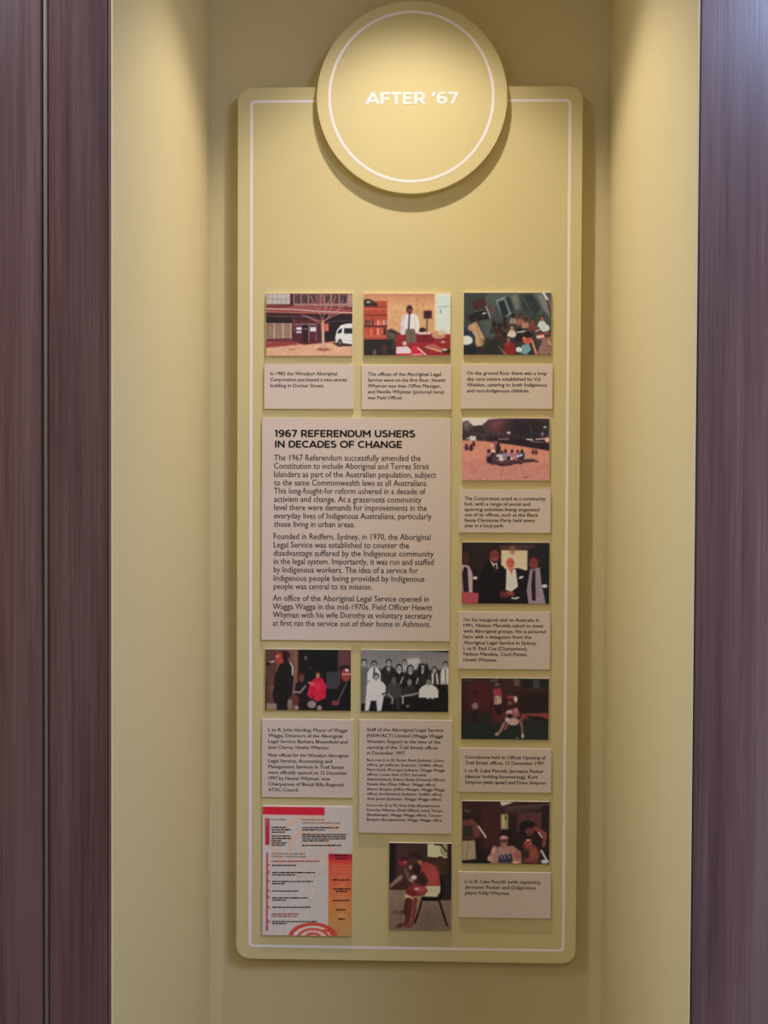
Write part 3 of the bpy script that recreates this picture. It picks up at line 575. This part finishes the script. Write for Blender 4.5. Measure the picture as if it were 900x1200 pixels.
c.e(310, 425, 25, 30, (36, 22, 34), soft=2); c.e(480, 412, 16, 16, (36, 22, 34)); c.e(585, 412, 24, 11, (32, 22, 48)); c.p([(90, 330), (180, 330), (150, 338)], (44, 20, 34)); c.e(632, 580, 22, 5, (120, 66, 60)); c.noise(8, 3)
photo('colour photograph of people sitting in a circle on dry park grass', (541.4, 489.9, 643.8, 563.0), c, (175, 152, 101))

# four people in suits ---------------------------------------------------------------
c = Print((65, 58, 828, 590), NX, (34, 24, 24)); c.p([(400, 90), (700, 80), (700, 110), (400, 125)], (74, 44, 42), 4); c.r(408, 125, 640, 300, (196, 160, 126)); c.p([(640, 110), (830, 60), (828, 590), (640, 400)], (24, 24, 28), 4)
for x in (500, 515): c.e(x, 120, 12, 22, (120, 80, 66), soft=5)
c.p([(65, 240), (130, 255), (215, 330), (230, 590), (65, 590)], (20, 14, 18)); c.e(102, 165, 46, 52, (32, 18, 18)); c.e(100, 200, 32, 56, (62, 28, 28)); c.p([(65, 250), (130, 262), (160, 330), (160, 495), (65, 490)], (160, 130, 128)); c.p([(85, 270), (110, 275), (128, 490), (80, 490), (68, 330)], (26, 18, 24)); c.l([(112, 290), (122, 480)], 8, (34, 22, 26)); c.e(182, 368, 20, 14, (196, 178, 172)); c.p([(65, 490), (215, 500), (208, 590), (65, 590)], (148, 62, 68)); 
c.p([(300, 215), (385, 235), (440, 280), (470, 590), (215, 590), (225, 330), (260, 245)], (16, 12, 16)); c.e(350, 150, 52, 56, (36, 18, 18)); c.e(348, 176, 42, 54, (112, 50, 46)); c.e(335, 165, 9, 6, (50, 20, 20)); c.e(368, 165, 9, 6, (50, 20, 20)); c.l([(335, 205), (365, 205)], 5, (150, 100, 92)); c.p([(308, 210), (345, 245), (372, 235), (380, 290), (345, 275)], (214, 196, 192)); c.p([(345, 250), (368, 250), (372, 330), (350, 320)], (56, 22, 30))
c.p([(430, 290), (560, 280), (650, 310), (665, 590), (400, 590), (410, 380)], (18, 14, 18)); c.p([(455, 285), (535, 290), (556, 440), (500, 485), (450, 470)], (214, 176, 156)); c.e(487, 200, 44, 32, (212, 176, 150)); c.e(488, 235, 36, 48, (176, 80, 62)); c.e(474, 225, 7, 5, (90, 34, 30)); c.e(504, 225, 7, 5, (90, 34, 30)); c.l([(476, 262), (502, 262)], 5, (110, 40, 36)); c.p([(470, 282), (515, 282), (500, 340)], (176, 84, 66)); c.l([(498, 330), (500, 470)], 4, (180, 140, 124))
c.e(583, 360, 20, 9, (220, 205, 198), -20); c.e(440, 510, 44, 30, (92, 34, 36)); c.e(495, 500, 36, 18, (130, 60, 54), 15); c.e(545, 540, 24, 9, (196, 176, 176), -15); c.e(510, 540, 12, 8, (190, 170, 170))
c.p([(660, 290), (750, 270), (800, 330), (828, 590), (650, 590), (632, 470)], (128, 108, 112)); c.p([(745, 265), (828, 290), (828, 590), (800, 590), (762, 420)], (18, 18, 22)); c.e(690, 220, 48, 54, (44, 20, 20)); c.e(692, 238, 38, 50, (112, 46, 42)); c.e(680, 228, 8, 6, (50, 20, 20)); c.e(712, 228, 8, 6, (50, 20, 20)); c.p([(685, 300), (705, 300), (712, 560), (680, 560), (672, 430)], (26, 16, 22)); c.e(788, 434, 24, 15, (206, 188, 178)); c.noise(6, 3)
photo('colour photograph of four people in dark suits before two bright posters', (541.0, 635.6, 643.8, 707.6), c, (159, 138, 92))

# corroboree -------------------------------------------------------------------------
c = Print((62, 72, 832, 613), NX, (36, 22, 22)); c.grad((46, 26, 24), (40, 18, 20), 72, 380); c.grad((34, 26, 24), (22, 30, 24), 380, 613)
c.r(120, 120, 320, 360, (60, 22, 26), .8, 6); c.r(430, 90, 520, 240, (50, 28, 24), .9, 5); c.r(525, 80, 575, 140, (74, 60, 54)); c.r(600, 80, 690, 155, (20, 22, 22)); c.r(695, 85, 750, 160, (54, 48, 46)); c.r(760, 80, 832, 140, (20, 24, 24)); c.r(580, 200, 832, 380, (28, 18, 18), .8, 5); c.l([(90, 90), (170, 90)], 14, (60, 50, 46)); c.r(320, 75, 380, 110, (66, 52, 52)); c.r(335, 360, 440, 470, (66, 24, 26), .7, 5)
c.p([(590, 385), (832, 375), (832, 430), (700, 425), (600, 430)], (112, 48, 44), 2); c.p([(620, 400), (740, 405), (832, 430), (832, 440), (680, 430)], (20, 16, 18), 2)
person(c, 187, 222, 24, (56, 24, 28), (58, 22, 24), (24, 12, 14), w=26, h=60); c.e(183, 322, 26, 34, (112, 88, 78)); c.p([(158, 350), (212, 350), (205, 470), (165, 470)], (36, 16, 18), 3)
c.e(380, 135, 20, 20, (96, 72, 76)); c.p([(340, 165), (410, 160), (425, 240), (345, 240)], (120, 44, 50), 1.5); c.e(382, 270, 38, 44, (150, 118, 106)); c.e(368, 262, 8, 16, (110, 70, 66)); c.p([(350, 310), (420, 300), (410, 400), (380, 400)], (30, 14, 18), 2); c.e(382, 145, 12, 12, (60, 26, 28)); c.l([(345, 240), (350, 390)], 16, (80, 28, 32), .7)
c.e(500, 240, 36, 16, (126, 46, 44)); c.e(540, 258, 17, 28, (186, 150, 132)); c.e(500, 280, 32, 34, (66, 28, 28)); c.e(492, 290, 14, 16, (110, 66, 60)); c.p([(455, 370), (500, 345), (560, 330), (580, 400), (530, 430), (450, 420)], (120, 66, 66), 2); c.e(485, 372, 28, 20, (156, 120, 114)); c.e(490, 410, 30, 24, (40, 18, 22)); c.e(545, 360, 14, 24, (150, 90, 88)); c.e(520, 455, 52, 34, (150, 118, 108)); c.e(468, 440, 20, 22, (166, 132, 120)); c.l([(440, 470), (410, 540), (378, 565)], 24, (122, 88, 78)); c.e(378, 570, 18, 10, (150, 120, 112)); c.l([(470, 480), (450, 520)], 26, (96, 62, 56)); c.l([(575, 440), (600, 500), (605, 590)], 20, (110, 76, 70)); c.e(606, 580, 12, 20, (160, 134, 124)); c.l([(595, 420), (600, 470)], 14, (130, 50, 50)); c.e(555, 598, 14, 7, (110, 92, 84)); c.l([(430, 400), (470, 350)], 8, (100, 50, 48)); c.noise(7, 3)
photo('dark colour photograph of a painted dancer crouching, two figures behind', (540.4, 794.7, 643.0, 866.6), c, (147, 128, 85))

# three musicians -----------------------------------------------------------------------
c = Print((70, 68, 838, 618), NX, (34, 20, 20)); c.grad((40, 24, 22), (24, 16, 18)); c.p([(240, 90), (420, 90), (420, 500), (240, 500)], (50, 26, 24), 6, .8); c.p([(405, 70), (520, 76), (432, 106), (415, 104)], (196, 180, 158)); c.p([(440, 110), (838, 80), (838, 120), (440, 190)], (52, 36, 32), 4); c.l([(470, 130), (838, 90)], 6, (84, 66, 58)); c.r(410, 180, 475, 315, (124, 104, 76)); c.r(425, 190, 445, 300, (150, 132, 96)); c.e(455, 210, 10, 20, (60, 46, 34)); c.r(555, 160, 770, 330, (66, 38, 40), .9, 4); c.r(770, 100, 838, 380, (30, 20, 24))
c.e(110, 150, 36, 52, (44, 24, 26)); c.l([(92, 155), (135, 155)], 7, (110, 90, 88)); c.p([(70, 245), (160, 225), (215, 280), (235, 360), (190, 400), (70, 400)], (88, 46, 42), 2); c.p([(78, 290), (160, 280), (175, 390), (78, 395)], (40, 30, 26), 3); c.l([(215, 290), (280, 385)], 15, (176, 150, 140)); c.l([(165, 400), (235, 375)], 18, (74, 34, 34)); c.p([(70, 420), (185, 415), (195, 580), (70, 595)], (128, 108, 84), 1.5); c.l([(130, 430), (110, 580)], 8, (100, 82, 62)); c.l([(70, 415), (180, 408)], 6, (50, 26, 26))
c.e(452, 375, 56, 54, (26, 14, 18)); c.e(440, 415, 38, 50, (116, 70, 62)); c.e(440, 385, 34, 8, (166, 140, 132)); c.l([(405, 420), (475, 418)], 12, (30, 16, 20)); c.l([(425, 458), (455, 458)], 6, (170, 140, 130)); c.p([(345, 500), (400, 465), (520, 460), (590, 510), (600, 618), (330, 618), (300, 560)], (130, 90, 80), 2); c.e(350, 500, 20, 40, (150, 108, 94), 20); c.e(320, 575, 26, 24, (150, 112, 98)); c.e(560, 540, 34, 44, (126, 70, 62)); c.p([(400, 540), (510, 530), (520, 610), (390, 610)], (36, 34, 46), 2)
for q in ([(400, 530), (430, 580)], [(430, 520), (455, 575)], [(465, 520), (490, 570)]): c.l(q, 7, (150, 130, 130))
c.e(545, 605, 30, 14, (186, 116, 96)); c.e(650, 300, 78, 66, (22, 14, 18)); c.e(665, 330, 40, 34, (84, 40, 40)); c.e(655, 420, 24, 22, (190, 120, 90)); c.e(650, 450, 40, 34, (130, 58, 46)); c.p([(620, 460), (700, 450), (760, 520), (740, 610), (610, 610)], (96, 44, 36), 3); c.e(700, 520, 36, 50, (112, 54, 40), soft=5); c.l([(710, 300), (800, 350), (790, 450)], 34, (104, 48, 42)); c.l([(745, 340), (775, 380)], 12, (190, 160, 150)); c.e(635, 530, 28, 40, (34, 28, 20), soft=3); c.l([(770, 500), (820, 590)], 18, (150, 150, 160)); c.e(800, 595, 36, 18, (156, 156, 164)); c.l([(600, 470), (690, 400)], 8, (60, 32, 28)); c.noise(7, 3)
photo('dark colour photograph of three bare-chested musicians, one standing at left', (541.2, 939.0, 643.9, 1012.2), c, (137, 119, 79))

# speaker at microphone ---------------------------------------------------------------
c = Print((85, 45, 835, 583), NX, (30, 20, 20)); c.r(85, 45, 370, 583, (96, 62, 50)); c.r(85, 45, 180, 583, (76, 46, 40)); c.r(370, 45, 725, 583, (18, 16, 18)); c.r(725, 45, 835, 240, (84, 48, 48)); c.r(620, 240, 720, 390, (52, 48, 54)); c.r(330, 60, 370, 420, (110, 74, 58), .8, 3); c.r(720, 45, 740, 370, (70, 48, 46))
c.e(438, 120, 10, 20, (110, 90, 84)); c.e(480, 212, 12, 12, (58, 40, 46))
c.p([(215, 170), (270, 140), (320, 175), (330, 300), (320, 470), (275, 583), (180, 583), (150, 450), (165, 290)], (20, 16, 18)); c.e(240, 95, 62, 36, (38, 20, 20)); c.e(210, 125, 38, 52, (138, 56, 46)); c.e(190, 105, 14, 10, (196, 100, 84)); c.e(260, 110, 28, 40, (34, 18, 18)); c.l([(300, 160), (322, 200), (322, 270)], 9, (196, 186, 184)); c.l([(105, 165), (160, 152)], 12, (160, 146, 140)); c.e(110, 175, 20, 18, (24, 20, 20)); c.l([(88, 300), (88, 583)], 12, (20, 14, 14)); c.e(140, 385, 22, 28, (100, 58, 48)); c.p([(95, 525), (185, 525), (185, 583), (95, 583)], (122, 100, 82), 2)
c.e(400, 280, 36, 46, (48, 22, 22)); c.e(402, 300, 22, 34, (96, 52, 44)); c.p([(350, 340), (440, 330), (470, 420), (450, 520), (340, 470)], (24, 16, 22), 2); c.l([(330, 420), (390, 425), (435, 370)], 18, (124, 92, 88)); c.e(340, 490, 44, 46, (86, 40, 38), soft=3); c.e(300, 530, 22, 46, (110, 92, 80)); c.e(360, 560, 20, 18, (130, 110, 100))
c.e(545, 265, 28, 40, (40, 20, 22)); c.e(545, 275, 17, 26, (150, 96, 80)); c.p([(510, 300), (580, 290), (620, 360), (615, 470), (540, 505), (450, 455), (470, 360)], (166, 24, 46), 1.5); c.e(545, 380, 20, 30, (190, 44, 66), soft=3); c.e(490, 345, 34, 12, (170, 96, 84), 20); c.e(492, 530, 38, 34, (124, 106, 92)); c.e(560, 560, 22, 24, (128, 110, 98)); c.l([(490, 440), (510, 480)], 12, (96, 16, 34))
c.p([(740, 340), (835, 320), (835, 583), (640, 583), (660, 500), (720, 400)], (18, 16, 18)); c.e(785, 215, 52, 36, (28, 18, 20)); c.e(790, 265, 42, 60, (128, 52, 50)); c.l([(760, 260), (830, 260)], 10, (196, 140, 130)); c.e(800, 225, 16, 12, (190, 170, 160)); c.l([(795, 345), (735, 470), (710, 520)], 12, (78, 78, 84)); c.e(700, 515, 36, 22, (110, 44, 50)); c.noise(6, 3)
photo('dark colour photograph of a man at a microphone beside a seated woman in red', (310.9, 761.0, 411.4, 832.6), c, (157, 139, 98))

# staff group, black and white ----------------------------------------------------------
g = lambda v: (v, v*.95, v*.94)
c = Print((62, 50, 828, 595), NX, g(128)); c.grad(g(112), g(138), 50, 300); c.r(62, 330, 828, 595, g(22)); c.p([(460, 130), (560, 115), (590, 160), (530, 240), (470, 200)], g(178), 3); c.p([(560, 52), (828, 52), (828, 68)], g(20)); c.r(62, 220, 828, 340, g(40), .9, 4)
for x, y, r_, tp_, sk, hw, hh in ((88, 165, 30, 92, 160, 34, 330), (175, 180, 30, 212, 150, 58, 150), (305, 165, 30, 34, 158, 62, 200), (443, 160, 24, 60, 165, 40, 60), (395, 210, 32, 24, 160, 52, 160), (495, 215, 32, 24, 150, 56, 150), (600, 205, 34, 40, 150, 52, 180), (705, 222, 26, 60, 165, 46, 180), (802, 178, 28, 200, 158, 42, 200)):
    person(c, x, y, r_, g(sk), g(tp_), g(22), w=hw, h=hh)
c.e(88, 190, 34, 40, g(30), a=.0); c.l([(178, 215), (172, 300)], 13, g(40)); c.p([(285, 205), (320, 205), (305, 260)], g(220)); c.l([(303, 210), (303, 250)], 9, g(60)); c.p([(428, 185), (462, 185), (452, 245), (432, 245)], g(220)); c.l([(444, 190), (444, 240)], 8, g(60)); c.p([(368, 235), (420, 235), (398, 265)], g(168)); c.p([(470, 245), (520, 245), (495, 272)], g(160)); c.p([(575, 235), (620, 235), (598, 262)], g(165))
c.e(575, 230, 16, 60, g(24)); c.e(635, 235, 20, 66, g(24)); c.l([(690, 255), (690, 350)], 14, g(210)); c.l([(725, 260), (738, 370)], 12, g(214)); c.l([(706, 255), (712, 340)], 9, g(50)); c.l([(800, 215), (805, 340)], 11, g(90)); c.l([(780, 330), (815, 350)], 18, g(160)); c.l([(430, 290), (405, 350)], 16, g(140)); c.l([(560, 300), (545, 360)], 16, g(140)); c.l([(130, 330), (125, 345)], 30, g(150))
c.r(250, 350, 828, 595, g(20), 1, 3)
for x, y, r_, tp_, sk, hw, hh in ((195, 290, 32, 214, 150, 84, 130), (350, 312, 30, 60, 100, 72, 130), (488, 328, 30, 42, 130, 62, 110), (655, 328, 30, 206, 130, 84, 110)):
    person(c, x, y, r_, g(sk), g(tp_), g(26), w=hw, h=hh)
c.p([(105, 450), (265, 450), (240, 590), (205, 590), (195, 500), (150, 500), (130, 590), (95, 590)], g(196), 2); c.l([(195, 350), (190, 440)], 5, g(176)); c.l([(290, 430), (340, 480), (335, 520)], 20, g(120)); c.l([(380, 480), (390, 560)], 30, g(50), .8); c.l([(425, 460), (520, 440), (560, 430)], 13, g(150)); c.l([(428, 460), (430, 520)], 15, g(160)); c.e(650, 470, 14, 10, g(190)); c.e(690, 470, 14, 10, g(190)); c.e(472, 545, 16, 12, g(110)); c.l([(250, 440), (290, 430)], 14, g(30)); c.noise(7, 3)
photo('black and white group photograph of staff standing and sitting in two rows', (423.0, 761.8, 525.6, 834.2), c, (157, 139, 98), gain=.82)

# seated painted man, upright print --------------------------------------------------
c = Print((62, 85, 825, 1150), 150, (46, 30, 26)); c.grad((50, 34, 28), (54, 32, 26), 85, 660); c.grad((112, 90, 76), (96, 78, 62), 660, 1150); c.r(62, 85, 150, 600, (22, 18, 20), 1, 4); c.r(150, 130, 340, 500, (60, 36, 32), .6, 8); c.p([(530, 90), (770, 90), (775, 265), (530, 250)], (172, 158, 124)); c.p([(680, 90), (770, 90), (775, 262), (690, 215)], (130, 120, 92)); c.l([(620, 100), (700, 100), (760, 180)], 18, (40, 30, 24)); c.e(690, 255, 30, 12, (30, 20, 18)); c.r(775, 90, 825, 480, (34, 22, 20)); c.p([(700, 470), (825, 470), (825, 780), (690, 780)], (30, 26, 28), 2); c.l([(770, 480), (770, 770)], 8, (46, 42, 44))
c.e(560, 1000, 110, 90, (76, 64, 52), soft=20, a=.6); c.e(220, 935, 80, 18, (60, 34, 24), soft=4)
c.p([(65, 600), (180, 490), (230, 480), (220, 530), (70, 640)], (120, 92, 72), 3); c.e(230, 320, 66, 44, (104, 36, 46)); c.e(255, 315, 20, 16, (170, 90, 96)); c.e(240, 280, 60, 30, (60, 20, 34))
c.p([(690, 460), (715, 470), (710, 760), (660, 785)], (16, 12, 14)); c.p([(470, 740), (690, 740), (680, 790), (470, 790)], (14, 10, 12)); c.l([(465, 760), (440, 880), (378, 1065)], 24, (18, 12, 12)); c.l([(675, 780), (720, 920), (775, 1090)], 24, (18, 12, 12)); c.l([(455, 760), (430, 830)], 12, (110, 98, 84))
c.p([(420, 340), (520, 310), (620, 370), (680, 500), (690, 610), (500, 620), (430, 560), (400, 440)], (128, 52, 48), 2); c.e(600, 470, 50, 90, (146, 62, 56), soft=10); c.p([(400, 440), (480, 440), (540, 540), (510, 620), (420, 580)], (44, 28, 22), 4)
c.e(385, 260, 80, 66, (40, 24, 22)); c.e(360, 320, 62, 70, (62, 36, 32)); c.e(440, 315, 30, 24, (140, 78, 66)); c.e(322, 380, 20, 26, (150, 110, 98)); c.e(400, 400, 50, 66, (40, 22, 20)); c.l([(270, 410), (290, 500), (350, 560)], 44, (90, 66, 56)); c.e(365, 505, 34, 28, (196, 170, 152)); c.e(330, 540, 30, 20, (130, 100, 88)); c.l([(300, 350), (280, 440)], 20, (70, 40, 34))
c.p([(505, 610), (690, 605), (690, 680), (640, 740), (500, 735)], (170, 152, 126), 1.5); c.l([(560, 640), (660, 700)], 8, (140, 122, 100)); c.e(400, 665, 130, 66, (106, 34, 36)); c.e(440, 650, 60, 34, (146, 66, 66), soft=5); c.e(400, 645, 26, 18, (176, 130, 128)); c.e(330, 700, 70, 44, (90, 30, 30)); c.e(380, 600, 50, 24, (110, 34, 36)); c.p([(250, 700), (350, 745), (350, 780), (265, 785)], (176, 140, 112), 2); c.p([(370, 740), (440, 745), (420, 800), (360, 790)], (160, 120, 96), 2)
c.l([(290, 780), (265, 900), (280, 960)], 52, (52, 26, 22)); c.l([(320, 790), (300, 960), (280, 1080)], 60, (70, 30, 28)); c.l([(390, 780), (370, 900), (330, 1070)], 56, (98, 38, 40)); c.l([(355, 900), (320, 1080)], 18, (120, 60, 64)); c.l([(420, 790), (400, 870)], 20, (140, 90, 72)); c.e(210, 1095, 70, 26, (70, 38, 32), -20); c.e(300, 1100, 50, 24, (84, 42, 44)); c.e(180, 930, 20, 9, (110, 92, 76)); c.noise(7, 3)
photo('upright colour photograph of a body-painted man seated on a chair, leaning forward', (455.9, 988.0, 529.1, 1090.0), c, (145, 129, 91))

# poster --------------------------------------------------------------------------------
c = Print((60, 40, 845, 1170), 210, (156, 143, 135))
for (ccx, ccy, r0, w_, a0, a1, k) in ((470, 400, 300, 62, 150, 330, .9), (470, 420, 180, 46, 120, 400, 1), (480, 440, 90, 36, 0, 300, 1)):
    c.l([(ccx+r0*math.cos(math.radians(a)), ccy+r0*.85*math.sin(math.radians(a))) for a in range(a0, a1, 6)], w_, (166, 136, 116), .75*k, 5)
c.l([(290, 640), (420, 660), (560, 630), (640, 560)], 26, (160, 134, 116), .6, 5)
c.r(60, 47, 600, 116, (160, 24, 40)); c.p([(82, 150), (120, 150), (120, 380), (82, 380)], (140, 30, 46)); c.r(82, 150, 120, 215, (140, 80, 76), .6, 5); c.r(92, 448, 107, 1132, (146, 38, 50))
for y in (555, 617, 695, 780, 840, 925, 1050): c.r(100, y-7, 122, y+7, (146, 38, 50))
m_ = (c.X > 638)[..., None] & (c.Y > 450)[..., None]; t = np.clip((c.Y-450)/720, 0, 1)[..., None]
stops = [(0, (128, 26, 40)), (.06, (150, 36, 40)), (.12, (180, 62, 46)), (.45, (168, 86, 52)), (.8, (156, 104, 54)), (1, (146, 108, 66))]
g3 = np.stack([np.interp(t[..., 0], [q[0] for q in stops], [q[1][k] for q in stops]) for k in range(3)], -1); c.img = np.where(m_, g3, c.img)
for y in (552, 580, 606): c.l([(680, y), (838, y)], 6, (206, 120, 80), .7)
for y in (655, 725, 825, 905, 990): c.e(755, y, 20, 14, (190, 120, 90), soft=5, a=.6)
for r0, w_, col in ((205, 34, (160, 52, 44)), (165, 26, (196, 150, 138)), (135, 20, (160, 56, 46)), (100, 22, (190, 140, 128)), (66, 22, (158, 58, 48)), (34, 14, (186, 150, 120))):
    c.l([(505+r0*.98*math.cos(math.radians(a)), 1190+r0*.58*math.sin(math.radians(a))) for a in range(180, 361, 6)], w_, col)
c.l([(600, 1120), (660, 1130), (668, 1168)], 24, (160, 60, 40))
rt = photo('red, white and orange illustrated poster in the bottom left of the board', (307.6, 944.8, 413.0, 1096.6), c, (147, 131, 93), name='poster', cat='poster', group=None)
def pl(lines, m, nm, off=0.0, s=7.5, org=(300, 940), cap=1.7):
    set_lines(nm, [(t_, org[0]+a_/s, org[1]+b_/s, org[0]+r_/s, (q[0] if q else cap)) for t_, a_, b_, r_, *q in lines], Y_CARD-.0004, m, rt, K, offset=off)
M_RED = mat('red_ink', (.40, .09, .08), .6)
pl([('LEADERS', 135, 157, 268, 1.7)], M_INK, 'lettering', .01)
pl([('INDIGENOUS', 405, 159, 600, 1.6), ('LABOUR COORDINATORS', 405, 187, 738, 1.7)], M_INK, 'lettering', .01)
pl([('STUDENT SUPPORT', 137, 458, 438, 1.8), ('LEGAL ADVISORS', 137, 482, 438, 1.8)], M_INK, 'lettering', .01)
# the fine print is too small to read in the photograph: ruled word-like dashes
fine = [(135, 225, 262), (135, 247, 308), (135, 268, 256), (135, 303, 305), (135, 324, 308), (135, 344, 222), (135, 363, 270), (135, 382, 256),
        (405, 229, 732), (405, 249, 610), (405, 289, 800), (405, 308, 792), (405, 327, 786), (405, 345, 638), (405, 385, 748),
        (140, 560, 352), (142, 624, 522), (142, 643, 342), (142, 702, 502), (142, 722, 260), (142, 785, 374), (142, 846, 458), (142, 866, 264), (142, 928, 480), (142, 1054, 540), (142, 1072, 270),
        (672, 688, 828), (672, 768, 832), (702, 788, 802), (672, 869, 832), (702, 950, 794), (722, 1032, 780), (690, 475, 806), (700, 500, 800)]
def dashes(rows, m, nm, hh=10.5):
    rg = np.random.default_rng(3); V = []; Fs = []
    for a_, b_, r_ in rows:
        x = a_
        while x < r_-4:
            wd = min(float(rg.uniform(16, 52)), r_-x); up = hh*float(rg.uniform(.85, 1.1))
            q = [K(300+u/7.5, 940+v/7.5) for u, v in ((x, b_), (x+wd, b_), (x+wd, b_-up), (x, b_-up))]
            b = len(V); V += [(p_[0], Y_CARD-.0004, p_[1]) for p_ in q]; Fs.append((b, b+1, b+2, b+3)); x += wd+4.5
    o_ = raw(nm, V, Fs, m); under(rt, o_); return o_
dashes(fine, M_INK, 'fine_print')['kind'] = 'stuff'
dashes([(135, 524, 560), (135, 988, 376), (135, 1008, 358)], M_RED, 'red_fine_print')['kind'] = 'stuff'
